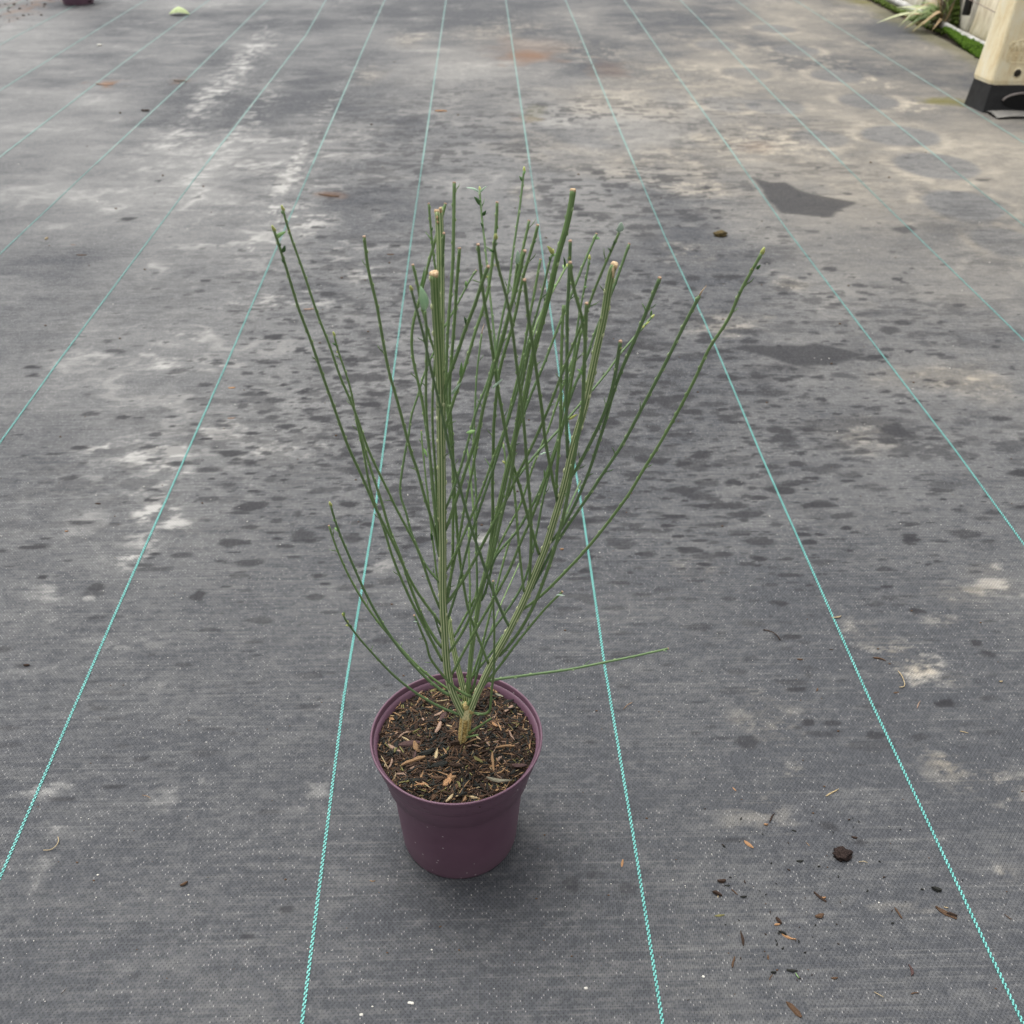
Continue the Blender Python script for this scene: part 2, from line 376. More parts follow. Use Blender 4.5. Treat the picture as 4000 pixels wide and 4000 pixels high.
# drip spots: wicked sideways along the weft
spots = []
for k in range(4300):
    u = rng.random()
    if u < 0.62: px, py = rng.normal(2150, 700), rng.normal(1560, 430)
    elif u < .80: px, py = rng.normal(1500, 350), rng.normal(1550, 300)
    elif u < .90: px, py = rng.uniform(0, 4000), rng.uniform(1300, 3000)
    else: px, py = rng.normal(3100, 380), rng.normal(1700, 350)
    if py < 560 or py > 3200 or not (-100 < px < 4050): continue
    sc = 0.35 + 0.75 * (py / 2400.0)
    rx = sc * rng.lognormal(math.log(17), 0.62); ry = rx * rng.uniform(0.13, 0.32)
    spots.append((px, py, min(rx, 62), min(ry, 15), rng.uniform(0.55, 1.0) * (0.6 if py > 2300 else 1)))
spots += [(980, 1985, 60, 16, .9), (930, 2010, 50, 8, .8), (1180, 2105, 40, 25, .7), (130, 2145, 65, 8, .9), (320, 2050, 60, 7, .8), (380, 2300, 35, 18, .8), (780, 2330, 26, 18, .9),
          (1230, 2340, 35, 14, .7), (3050, 2365, 35, 8, .9), (3075, 2255, 50, 8, .8), (3090, 2495, 35, 9, .9), (3155, 2645, 12, 18, .5), (3100, 2700, 45, 9, .9), (3155, 2830, 25, 16, .9),
          (3250, 2833, 35, 10, .8), (3420, 2880, 45, 16, .8), (3690, 2755, 42, 17, 1.0), (3810, 2520, 26, 14, .9), (3860, 2562, 26, 14, .8), (3580, 2395, 26, 12, .9), (2920, 2910, 45, 25, .7),
          (3400, 2920, 90, 20, .4), (2450, 3480, 40, 22, .5), (2230, 3470, 35, 25, .5), (2320, 3425, 30, 18, .4), (2880, 3290, 60, 8, .6), (3230, 3235, 30, 16, .7), (3360, 3300, 30, 12, .8),
          (1120, 3560, 30, 16, .7), (970, 3665, 25, 9, .7), (530, 3825, 16, 14, .5), (450, 3080, 45, 7, .7), (250, 3130, 50, 8, .7), (1050, 3180, 45, 10, .5), (1560, 1960, 60, 25, .5),
          (3450, 1650, 130, 16, .6), (3500, 1690, 60, 30, .9), (3700, 1900, 60, 14, .5), (2420, 1770, 100, 20, .6), (2780, 2060, 60, 10, .7), (2280, 2270, 60, 8, .7), (2420, 2285, 50, 7, .7),
          (3050, 1440, 70, 10, .6), (2700, 1400, 90, 14, .6), (2900, 1300, 80, 12, .6), (1700, 1250, 140, 30, .5), (1550, 1600, 130, 50, .45), (1900, 1450, 200, 40, .5)]
for i, (a, b, c, d, k) in enumerate(spots):
    e = ell(a, b, c, d, 0.26, 0.5, i % 50); wet[e[0]] = np.maximum(wet[e[0]], e[1] * k)
# dark grit left of centre, worn areas; last entry paints shade before the pot
for (a, b, c, d, k) in [(1900, 1900, 600, 400, .10), (1750, 700, 500, 250, .22), (2500, 1400, 500, 300, .15), (1550, 60, 330, 60, .18), (1300, 120, 250, 60, -.1), (1750, 3700, 330, 330, .03)]:
    e = ell(a, b, c, d, .8, .4); dust[e[0]] -= e[1] * k
# rusty and mossy stains
for (a, b, c, d, k) in [(2070, 225, 90, 22, .75), (2050, 190, 120, 30, .3), (2380, 275, 60, 30, .3), (1280, 765, 50, 12, .5), (2060, 470, 50, 12, .3), (2950, 578, 60, 18, .25)]:
    e = ell(a, b, c, d, .7, .6); rust[e[0]] += e[1] * k
for (a, b, c, d, k) in [(3700, 403, 70, 12, 1.0), (3640, 400, 40, 10, .4), (2090, 440, 40, 20, .25), (2080, 470, 35, 9, .4), (3400, 12, 90, 6, .5), (3300, 5, 80, 4, .5)]:
    e = ell(a, b, c, d, .6, .6); moss[e[0]] += e[1] * k
moss += sstep(EDGE_X - 0.16, EDGE_X - .02, X + (fbm(X, Y, .12, 71, 4) - .5) * .16) * sstep(4.0, 4.6, Y) * 0.5
for (a, b, c, d, k) in [(40, 40, 110, 40, .5), (170, 15, 70, 16, .6), (410, 335, 55, 16, 1.1), (705, 323, 35, 10, .9)]:
    sl, m, dd = ell(a, b, c, d, .7, .6); rust[sl] += m * k * sstep(.45, .62, fbm(X[sl], Y[sl], .05, 72, 4))
dust = np.clip(dust, 0.0, 1.15); warm = np.clip(warm, 0, 1); wet = np.clip(wet, 0, 1); moss = np.clip(moss, 0, 1); rust = np.clip(rust, 0, 1)

def fabric_material():
    m, t, b, N, L = nt('woven_ground_cover')
    def attr(n):
        a = N.new('ShaderNodeAttribute'); a.attribute_name = n; return a.outputs['Fac']
    tc = N.new('ShaderNodeTexCoord'); vec = tc.outputs['Object']
    sx = N.new('ShaderNodeSeparateXYZ'); L.new(vec, sx.inputs[0])
    # weave: warp tapes 2.3 mm, staggered weft crossings 5 mm
    u = mathn(N, L, 'MULTIPLY', sx.outputs['X'], 1 / 0.0023)
    ui = mathn(N, L, 'FLOOR', u); uf = mathn(N, L, 'FRACT', u)
    par = mathn(N, L, 'MULTIPLY', mathn(N, L, 'PINGPONG', ui, 1.0), 0.5)
    v = mathn(N, L, 'ADD', mathn(N, L, 'MULTIPLY', sx.outputs['Y'], 1 / 0.0052), par)
    vi = mathn(N, L, 'FLOOR', v); vf = mathn(N, L, 'FRACT', v)
    hu = mathn(N, L, 'SINE', mathn(N, L, 'MULTIPLY', uf, math.pi)); hv = mathn(N, L, 'SINE', mathn(N, L, 'MULTIPLY', vf, math.pi))
    hgt = mathn(N, L, 'MULTIPLY', mathn(N, L, 'POWER', hu, 0.6), mathn(N, L, 'ADD', mathn(N, L, 'MULTIPLY', hv, 0.75), 0.25))
    cell = N.new('ShaderNodeCombineXYZ'); L.new(ui, cell.inputs[0]); L.new(vi, cell.inputs[1])
    wn = N.new('ShaderNodeTexWhiteNoise'); wn.noise_dimensions = '2D'; L.new(cell.outputs[0], wn.inputs['Vector'])
    # slow row variation; some rows are painted as catching light
    mp = N.new('ShaderNodeMapping'); mp.inputs['Scale'].default_value = (1.2, 90, 1); L.new(vec, mp.inputs['Vector'])
    rows = noisen(N, L, 2.5, 3, 0.7, mp.outputs[0])
    mp2 = N.new('ShaderNodeMapping'); mp2.inputs['Scale'].default_value = (0.45, 1.0, 1); L.new(vec, mp2.inputs['Vector'])
    fine = noisen(N, L, 130, 5, 0.75, mp2.outputs[0])
    mid = noisen(N, L, 22, 5, 0.65, mp2.outputs[0])
    A = attr('dust'); W = attr('wet')
    tickv = mathn(N, L, 'ABSOLUTE', mathn(N, L, 'SUBTRACT', vf, 0.5)); tick = mathn(N, L, 'MULTIPLY', mathn(N, L, 'GREATER_THAN', tickv, 0.33), mathn(N, L, 'LESS_THAN', uf, 0.42))
    lit = noisen(N, L, 34, 4, .7, vec)
    tk = mathn(N, L, 'MULTIPLY', mathn(N, L, 'MULTIPLY', tick, mathn(N, L, 'MULTIPLY', lit, 1.9)), mathn(N, L, 'ADD', mathn(N, L, 'MULTIPLY', wn.outputs['Value'], 0.55), mathn(N, L, 'MULTIPLY', rows, 1.0)))
    # dust sits on the tape ridges and in streaky rows, with painted row highlights
    dd = mathn(N, L, 'ADD', A, mathn(N, L, 'MULTIPLY', mathn(N, L, 'SUBTRACT', fine, 0.5), 0.62))
    dd = mathn(N, L, 'ADD', dd, mathn(N, L, 'MULTIPLY', mathn(N, L, 'SUBTRACT', rows, 0.5), 0.34))
    dd = mathn(N, L, 'ADD', dd, mathn(N, L, 'MULTIPLY', mathn(N, L, 'SUBTRACT', mid, 0.5), 0.16))
    dd = mathn(N, L, 'MULTIPLY', dd, mathn(N, L, 'SUBTRACT', 1.0, mathn(N, L, 'MULTIPLY', tk, 0.55)))
    # painted thread glints and pale grit: a few cells carry a speck
    patchy = noisen(N, L, 5, 4, .6, vec)
    thr = mathn(N, L, 'SUBTRACT', 1.05, mathn(N, L, 'MULTIPLY', mathn(N, L, 'ADD', A, patchy), 0.20))
    spk = mathn(N, L, 'GREATER_THAN', wn.outputs['Value'], thr)
    spk = mathn(N, L, 'MULTIPLY', spk, mathn(N, L, 'GREATER_THAN', hgt, 0.90))
    cell2 = N.new('ShaderNodeCombineXYZ'); L.new(mathn(N, L, 'FLOOR', mathn(N, L, 'MULTIPLY', u, 1 / 45.0)), cell2.inputs[0]); L.new(mathn(N, L, 'FLOOR', mathn(N, L, 'MULTIPLY', sx.outputs['Y'], 1 / 0.0026)), cell2.inputs[1])
    wr = N.new('ShaderNodeTexWhiteNoise'); wr.noise_dimensions = '2D'; L.new(cell2.outputs[0], wr.inputs['Vector'])
    rowlit = mathn(N, L, 'MULTIPLY', mathn(N, L, 'GREATER_THAN', wr.outputs['Value'], 0.80), mathn(N, L, 'MULTIPLY', mathn(N, L, 'POWER', rows, 2.0), 0.22))  # painted highlight: scattered rows lightened as if catching light
    dd = mathn(N, L, 'ADD', dd, mathn(N, L, 'MULTIPLY', rowlit, lit))
    ddc = N.new('ShaderNodeClamp'); L.new(dd, ddc.inputs[0])
    base = mixc(N, L, tk, (0.049, 0.052, 0.058), (0.008, 0.009, 0.010))
    base = mixc(N, L, mathn(N, L, 'MULTIPLY', wn.outputs['Value'], 0.35), base, (0.100, 0.103, 0.112))
    dcol = mixc(N, L, attr('warm'), (0.345, 0.345, 0.335), (0.375, 0.335, 0.268))
    c = mixc(N, L, ddc.outputs[0], base, dcol)
    c = mixc(N, L, mathn(N, L, 'MULTIPLY', spk, 0.42), c, (0.50, 0.48, 0.45))
    c = mixc(N, L, mathn(N, L, 'MULTIPLY', W, 0.97), c, (0.020, 0.020, 0.023))
    rr = mathn(N, L, 'MULTIPLY', attr('rust'), mathn(N, L, 'ADD', fine, 0.35))
    c = mixc(N, L, rr, c, (0.16, 0.085, 0.045))
    mm = mathn(N, L, 'MULTIPLY', attr('moss'), mathn(N, L, 'ADD', mid, 0.4))
    c = mixc(N, L, mm, c, (0.115, 0.105, 0.03))
    L.new(c, b.inputs['Base Color'])
    L.new(mathn(N, L, 'SUBTRACT', 0.74, mathn(N, L, 'MULTIPLY', wn.outputs['Value'], 0.16)), b.inputs['Roughness'])
    b.inputs['Specular IOR Level'].default_value = 0.22
    bn = N.new('ShaderNodeBump'); bn.inputs['Strength'].default_value = 0.8; bn.inputs['Distance'].default_value = 0.00045
    L.new(hgt, bn.inputs['Height'])
    bn2 = N.new('ShaderNodeBump'); bn2.inputs['Strength'].default_value = 0.35; bn2.inputs['Distance'].default_value = 0.0006
    L.new(fine, bn2.inputs['Height']); L.new(bn.outputs[0], bn2.inputs['Normal'])
    L.new(bn2.outputs[0], b.inputs['Normal'])
    return m
M['fabric'] = fabric_material()

me = bpy.data.meshes.new('ground_fabric')
nv = nx_ * ny_
me.vertices.add(nv)
# raggedly cut right-hand edge
Xe = X.copy()
Z = ground_z(X, Y) + 0.004
me.vertices.foreach_set('co', np.stack([Xe, Y, Z], -1).reshape(-1).astype(np.float32))
ii = np.arange(nx_ - 1)[None, :] + np.arange(ny_ - 1)[:, None] * nx_
quads = np.stack([ii, ii + 1, ii + nx_ + 1, ii + nx_], -1).reshape(-1, 4)
nq = len(quads)
me.loops.add(nq * 4); me.loops.foreach_set('vertex_index', quads.reshape(-1).astype(np.int32))
me.polygons.add(nq); me.polygons.foreach_set('loop_start', (np.arange(nq) * 4).astype(np.int32))
me.polygons.foreach_set('use_smooth', np.ones(nq, dtype=bool))
me.update(calc_edges=True)
for nme, fld in (('dust', dust), ('warm', warm), ('wet', wet), ('moss', moss), ('rust', rust)):
    me.attributes.new(nme, 'FLOAT', 'POINT').data.foreach_set('value', fld.reshape(-1).astype(np.float32))
me.materials.append(M['fabric'])
fabric = bpy.data.objects.new('ground_fabric', me); COL.objects.link(fabric)
tag(fabric, 'black woven weed control fabric laid flat, dusty and spotted with damp', kind='structure')

# open ground around and below the fabric, out to the horizon
g = MB(); g.add([(-250, -250, 0), (250, -250, 0), (250, 250, 0), (-250, 250, 0)], [(0, 1, 2, 3)])
gr = g.build('ground', simple('bare_soil', (0.09, 0.075, 0.055), (0.17, 0.145, 0.11), 6, 0.9, 0.4, 0.01), loc=(0, 0, -0.012))
tag(gr, 'bare earth around the ground cover', kind='structure')

# ---- cyan marker threads woven into the fabric: two columns of alternating floats
def thread_near():
    m, t, b, N, L = nt('cyan_thread')
    tc = N.new('ShaderNodeTexCoord'); f = noisen(N, L, 90, 4, .6, tc.outputs['Object'])
    r = ramp(N, [(.3, (0.10, 0.38, 0.345)), (.7, (0.16, 0.50, 0.455))]); L.new(f, r.inputs[0])
    sx = N.new('ShaderNodeSeparateXYZ'); L.new(tc.outputs['Object'], sx.inputs[0])      # silt builds up along the less trodden far half
    mr = N.new('ShaderNodeMapRange'); mr.inputs[1].default_value = 1.0; mr.inputs[2].default_value = 3.2; mr.inputs[4].default_value = 0.75; L.new(sx.outputs['Y'], mr.inputs[0])
    f2 = noisen(N, L, 7, 5, .7, tc.outputs['Object']); k = mathn(N, L, 'MULTIPLY', mr.outputs[0], mathn(N, L, 'ADD', f2, .5))
    c = mixc(N, L, k, r.outputs[0], (0.17, 0.30, 0.275)); L.new(c, b.inputs['Base Color']); b.inputs['Roughness'].default_value = .55
    return m
M['thread'] = thread_near()
def thread_material_far():
    m, t, b, N, L = nt('cyan_thread_worn')
    tc = N.new('ShaderNodeTexCoord')
    mp = N.new('ShaderNodeMapping'); mp.inputs['Scale'].default_value = (1, 1, 1); L.new(tc.outputs['Object'], mp.inputs[0])
    f = noisen(N, L, 9, 5, 0.7, mp.outputs[0])
    r = ramp(N, [(0.36, (0.12, 0.24, 0.22)), (0.55, (0.18, 0.29, 0.265)), (0.72, (0.30, 0.34, 0.31))]); L.new(f, r.inputs[0])
    L.new(r.outputs[0], b.inputs['Base Color']); b.inputs['Roughness'].default_value = 0.7
    return m
M['thread_far'] = thread_material_far()
M['thread_gap'] = simple('thread_gap', (0.022, 0.06, 0.06), (0.035, 0.10, 0.095), 60, 0.7, 0)
LINES = {-2.235: (0, .0), -1.892: (0, 0), -1.545: (0, 0), -1.214: (0, 0), -0.870: (0, 0),
         -0.528: (0, 0), -0.183: (0, 0), 0.161: (0, 0), 0.500: (0, 0), 0.845: (0, 0), 1.176: (0, 0), 1.515: (0, 0), 1.872: (0, 0), -2.58: (0, 0), -2.92: (0, 0)}
TRACE = {-1.214: [(-1.212, 6.0), (-1.204, 4.3), (-1.218, 3.06), (-1.221, 2.44)], -0.870: [(-.879, 6.3), (-.849, 5.3), (-.872, 3.03), (-.872, 1.85), (-.869, 1.52)],
         -0.528: [(-.543, 6.3), (-.534, 3.3), (-.526, 1.83), (-.527, 1.06), (-.525, .64)], -0.183: [(-.19, 6.2), (-.185, 2.6), (-.178, 1.33), (-.184, .9), (-.178, .48)],
         0.161: [(.157, 6.2), (.158, 2.55), (.156, 1.8), (.162, 1.3), (.161, .94), (.165, .68), (.166, .46)], 0.500: [(.505, 6.1), (.494, 3.5), (.493, 2.55), (.5, 2.03), (.497, 1.45), (.5, .9), (.512, .46)],
         0.845: [(.85, 6.1), (.84, 4.6), (.84, 3.55), (.836, 2.6), (.843, 2.1), (.853, 1.48), (.852, 1.16)]}
def line_x(x0, y):
    tr = TRACE.get(x0)
    if not tr: return x0 + 0.006 * math.sin(y * 1.3 + x0 * 5)
    tr = sorted(tr, key=lambda q: q[1]); return float(np.interp(y, [q[1] for q in tr], [q[0] for q in tr]))
for x0 in LINES:
    near = MB(); farb = MB()
    y = 0.28 if abs(x0) < 0.9 else 1.0
    y_end_near = 3.2
    yy = np.arange(y, y_end_near, 0.05); n = len(yy)
    lx = [line_x(x0, q) for q in yy]
    dash, pitch, w = 0.0034, 0.0054, 0.00072
    if abs(x0) < 1.6:
        k = 0; yq = y
        while yq < y_end_near:
            for c in (-1, 1):
                ys_ = yq + (pitch / 2 if c > 0 else 0); xx = line_x(x0, ys_) + c * 0.00085
                jx = random.uniform(-.00015, .00015); a = 1 + random.uniform(-.12, .1)
                z0 = float(ground_z(xx, ys_)) + 0.0047; L2 = dash * a / 2
                sk = 0.0004
                near.add([(xx - w + jx - sk, ys_ - L2, z0), (xx + w + jx - sk, ys_ - L2, z0), (xx - w + jx, ys_, z0 + .0006), (xx + w + jx, ys_, z0 + .0006),
                          (xx - w + jx + sk, ys_ + L2, z0), (xx + w + jx + sk, ys_ + L2, z0)], [(0, 1, 3, 2), (2, 3, 5, 4)])
            yq += pitch
        th = near.build('marker_thread', M['thread'], fabric)
        th['label'] = 'bright cyan marker thread in alternating stitches'
        gp = MB(); P = []; Fc = []
        for i, q in enumerate(yy):
            z0 = float(ground_z(lx[i], q)) + .0044
            P += [(lx[i] - .0015, q, z0), (lx[i] + .0015, q, z0)]
            if i: Fc.append((2 * i - 2, 2 * i - 1, 2 * i + 1, 2 * i))
        gp.add(P, Fc); gp.build('thread_backing', M['thread_gap'], fabric)
    ys0 = y_end_near if abs(x0) < 1.6 else y
    yy = np.arange(ys0, 11, 0.1); P = []; Fc = []
    for i, q in enumerate(yy):
        lx_ = line_x(x0, q); z0 = float(ground_z(lx_, q)) + .0052
        P += [(lx_ - .0025, q, z0), (lx_ + .0025, q, z0)]
        if i: Fc.append((2 * i - 2, 2 * i - 1, 2 * i + 1, 2 * i))
    farb.add(P, Fc); o = farb.build('marker_thread', M['thread_far'], fabric); o['label'] = 'pale dusty cyan marker thread further off'

# ------------------------------------------------------------------ the purple pots
def pot_material():
    m, t, b, N, L = nt('purple_plastic')
    tc = N.new('ShaderNodeTexCoord'); vec = tc.outputs['Object']
    f = noisen(N, L, 14, 5, 0.65, vec)
    r = ramp(N, [(0.3, (0.112, 0.055, 0.083)), (0.7, (0.142, 0.074, 0.106))]); L.new(f, r.inputs[0])
    # splashes of dried grit, denser towards the foot
    sx = N.new('ShaderNodeSeparateXYZ'); L.new(vec, sx.inputs[0])
    vo = N.new('ShaderNodeTexVoronoi'); vo.inputs['Scale'].default_value = 130; L.new(vec, vo.inputs['Vector'])
    dot = mathn(N, L, 'LESS_THAN', vo.outputs['Distance'], 0.13)
    wn = N.new('ShaderNodeSeparateColor'); L.new(vo.outputs['Color'], wn.inputs[0])
    low = N.new('ShaderNodeMapRange'); low.inputs[1].default_value = 0.13; low.inputs[2].default_value = 0.01; low.inputs[3].default_value = 0.02; low.inputs[4].default_value = 0.32
    L.new(sx.outputs['Z'], low.inputs[0])
    pick = mathn(N, L, 'LESS_THAN', wn.outputs[0], low.outputs[0])
    c = mixc(N, L, mathn(N, L, 'MULTIPLY', dot, mathn(N, L, 'MULTIPLY', pick, 0.8)), r.outputs[0], (0.50, 0.44, 0.44))
    # dust film near the foot
    dz = N.new('ShaderNodeMapRange'); dz.inputs[1].default_value = 0.05; dz.inputs[2].default_value = 0.0; dz.inputs[3].default_value = 0.0; dz.inputs[4].default_value = 0.35
    L.new(sx.outputs['Z'], dz.inputs[0])
    f2 = noisen(N, L, 45, 6, 0.7, vec)
    c = mixc(N, L, mathn(N, L, 'MULTIPLY', dz.outputs[0], f2), c, (0.24, 0.17, 0.19))
    mp = N.new('ShaderNodeMapping'); mp.inputs['Scale'].default_value = (60, 60, 5); L.new(vec, mp.inputs[0])
    sc = noisen(N, L, 3.0, 3, 0.8, mp.outputs[0])
    scr = ramp(N, [(0.66, (0, 0, 0)), (0.74, (1, 1, 1))]); L.new(sc, scr.inputs[0])
    c = mixc(N, L, mathn(N, L, 'MULTIPLY', scr.outputs[0], 0.10), c, (0.30, 0.2, 0.27))
    L.new(c, b.inputs['Base Color']); b.inputs['Roughness'].default_value = 0.46; b.inputs['Specular IOR Level'].default_value = 0.4
    bn = N.new('ShaderNodeBump'); bn.inputs['Strength'].default_value = 0.15; bn.inputs['Distance'].default_value = 0.0005
    f3 = noisen(N, L, 500, 3, .6, vec); L.new(f3, bn.inputs['Height']); L.new(bn.outputs[0], b.inputs['Normal'])
    return m
M['pot'] = pot_material()
PX, PY, PH, PR = -0.0305, 0.6915, 0.162, 0.0893
def pot(name, loc, label, group=None, rz=0.0):
    root = empty(name, loc, rz); tag(root, label, 'plant pot', group)
    R0 = PR
    # outer wall from the foot to the shoulder, band under the rim, inner wall
    prof = [(0.0, 0.004), (R0 * .60, 0.004), (R0 * .670, 0.0), (R0 * .702, 0.0008), (R0 * .715, 0.005), (R0 * .743, .040), (R0 * .770, .075), (R0 * .800, .098),
            (R0 * .810, .1035), (R0 * .816, .1045), (R0 * .852, .1080), (R0 * .858, .1088), (R0 * .906, .133), (R0 * .93, PH - .0075), (R0 * .955, PH - .0062)]
    b = MB(); b.lathe(prof, 128)
    b.build('pot_wall', M['pot'], root)
    rim = [(R0 * .952, PH - .0068), (R0 * .985, PH - .0064), (R0 * .990, PH - .0040), (R0 * .983, PH - .0034), (R0 * .998, PH - .0026), (R0 * 1.0, PH - .0008), (R0 * .994, PH), (R0 * .980, PH), (R0 * .974, PH - .0012), (R0 * .966, PH - .005)]
    b = MB(); b.lathe(rim, 128); b.build('pot_rim', M['pot'], root)
    inn = [(R0 * .968, PH - .0045), (R0 * .945, PH - .02), (R0 * .89, PH - .034), (R0 * .80, PH - .046), (R0 * .66, .010), (0, .010)]
    b = MB(); b.lathe(inn, 96); b.build('pot_lining', M['pot'], root)
    return root
main_pot = pot('plant_pot', (PX, PY, 0.0035), 'purple plastic pot holding the broom plant in the foreground', 'purple plastic pots')
SOIL_Z = PH - 0.0125 + 0.0035

# ------------------------------------------------------------------ compost and bark in the pot
soil_root = empty('potting_compost', (PX, PY, SOIL_Z)); tag(soil_root, 'dark compost topped with bark chips filling the purple pot', 'compost')
M['soil'] = simple('dark_compost', (0.010, 0.008, 0.006), (0.048, 0.036, 0.024), 320, 0.9, 0.9, 0.003, 0.2)
RS = PR * 0.948
def soil_h(x, y):
    r = math.hypot(x, y) / RS
    return 0.0045 * (mnoise.noise(Vector((x * 45, y * 45, 3))) ) + 0.0025 * mnoise.noise(Vector((x * 160, y * 160, 9))) - 0.003 * max(0, r - .8) * 5 + 0.003 * (1 - r)
sb = MB(); v = [(0, 0, soil_h(0, 0))]; f = []
NR, NS = 46, 120
for i in range(1, NR + 1):
    for k in range(NS):
        a = 2 * math.pi * k / NS; r = RS * i / NR
        x, y = r * math.cos(a), r * math.sin(a); v.append((x, y, soil_h(x, y)))
for k in range(NS): f.append((0, 1 + k, 1 + (k + 1) % NS))
for i in range(NR - 1):
    for k in range(NS):
        a = 1 + i * NS + k; b_ = 1 + i * NS + (k + 1) % NS; f.append((a, a + NS, b_ + NS, b_))
sb.add(v, f); sb.build('soil_surface', M['soil'], soil_root)
chip_cols = {'bark_dark': ((0.022, 0.013, 0.009), (0.055, 0.033, 0.022)), 'bark_brown': ((0.060, 0.034, 0.020), (0.12, 0.072, 0.042)),
             'bark_tan': ((0.16, 0.09, 0.045), (0.38, 0.24, 0.13)), 'bark_pink': ((0.21, 0.13, 0.095), (0.38, 0.27, 0.20)), 'bark_black': ((0.010, 0.011, 0.010), (0.025, 0.026, 0.022)),
             'bark_straw': ((0.30, 0.22, 0.11), (0.52, 0.42, 0.26)), 'bark_purple': ((0.055, 0.032, 0.030), (0.10, 0.06, 0.055)), 'bark_olive': ((0.10, 0.095, 0.035), (0.21, 0.19, 0.075)), 'bark_grey': ((0.15, 0.14, 0.10), (0.30, 0.28, 0.21)),
             'bark_orange': ((0.24, 0.12, 0.055), (0.42, 0.25, 0.13))}
for k, (a, b_) in chip_cols.items(): M[k] = simple(k, a, b_, 220, 0.85, 0.6, 0.0008, 0.25, 5, 'Object', (0.35, 2.2, 2.2))
def chip_mesh(kind, seed, mat):
    """unit chip, 1 long in x"""
    r = random.Random(seed); v = []; f = []
    if kind == 'sliver': n, W, H = 5, 0.14, 0.07
    elif kind == 'flake': n, W, H = 5, 0.34, 0.09
    else: n, W, H = 4, 0.46, 0.32
    bend = r.uniform(-.12, .12); zb = r.uniform(-.05, .08)
    for i in range(n):
        u = i / (n - 1); x = u - .5
        w = W * (0.55 + 0.45 * math.sin(math.pi * (0.12 + 0.76 * u))) * r.uniform(.75, 1.2) / 2
        if i in (0, n - 1): w *= r.uniform(.25, .7)
        h = H / 2 * r.uniform(.7, 1.2); cy = bend * math.sin(math.pi * u) + r.uniform(-.02, .02); cz = zb * math.sin(math.pi * u)
        v += [(x, cy - w, cz - h * .4), (x, cy - w * .5, cz + h), (x + r.uniform(-.02, .02), cy + w * .6, cz + h * r.uniform(.6, 1)), (x, cy + w, cz - h * .5)]
    for i in range(n - 1):
        for k in range(4):
            a = i * 4 + k; b_ = i * 4 + (k + 1) % 4; f.append((a, a + 4, b_ + 4, b_))
    f.append((0, 1, 2, 3)); f.append(tuple(reversed([(n - 1) * 4 + k for k in range(4)])))
    mb = MB(); mb.add(v, f); mb.smooth = False; me = mb.mesh('bark_chip_' + kind); me.materials.append(mat); return me
LIB = {}
def chip(kind, col, var=0):
    key = (kind, col, var)
    if key not in LIB: LIB[key] = chip_mesh(kind, hash((kind, var)) % 1000 if False else sum(map(ord, kind)) * 7 + var * 31 + len(col), M[col])
    return LIB[key]
def put_chip(parent, me, loc, L, rz, tilt=0.0, roll=0.0, wide=1.0, name='bark_chip'):
    o = bpy.data.objects.new(name, me); COL.objects.link(o); o.parent = parent
    o.location = loc; o.scale = (L, L * wide, L * wide); o.rotation_euler = (roll, tilt, rz); return o
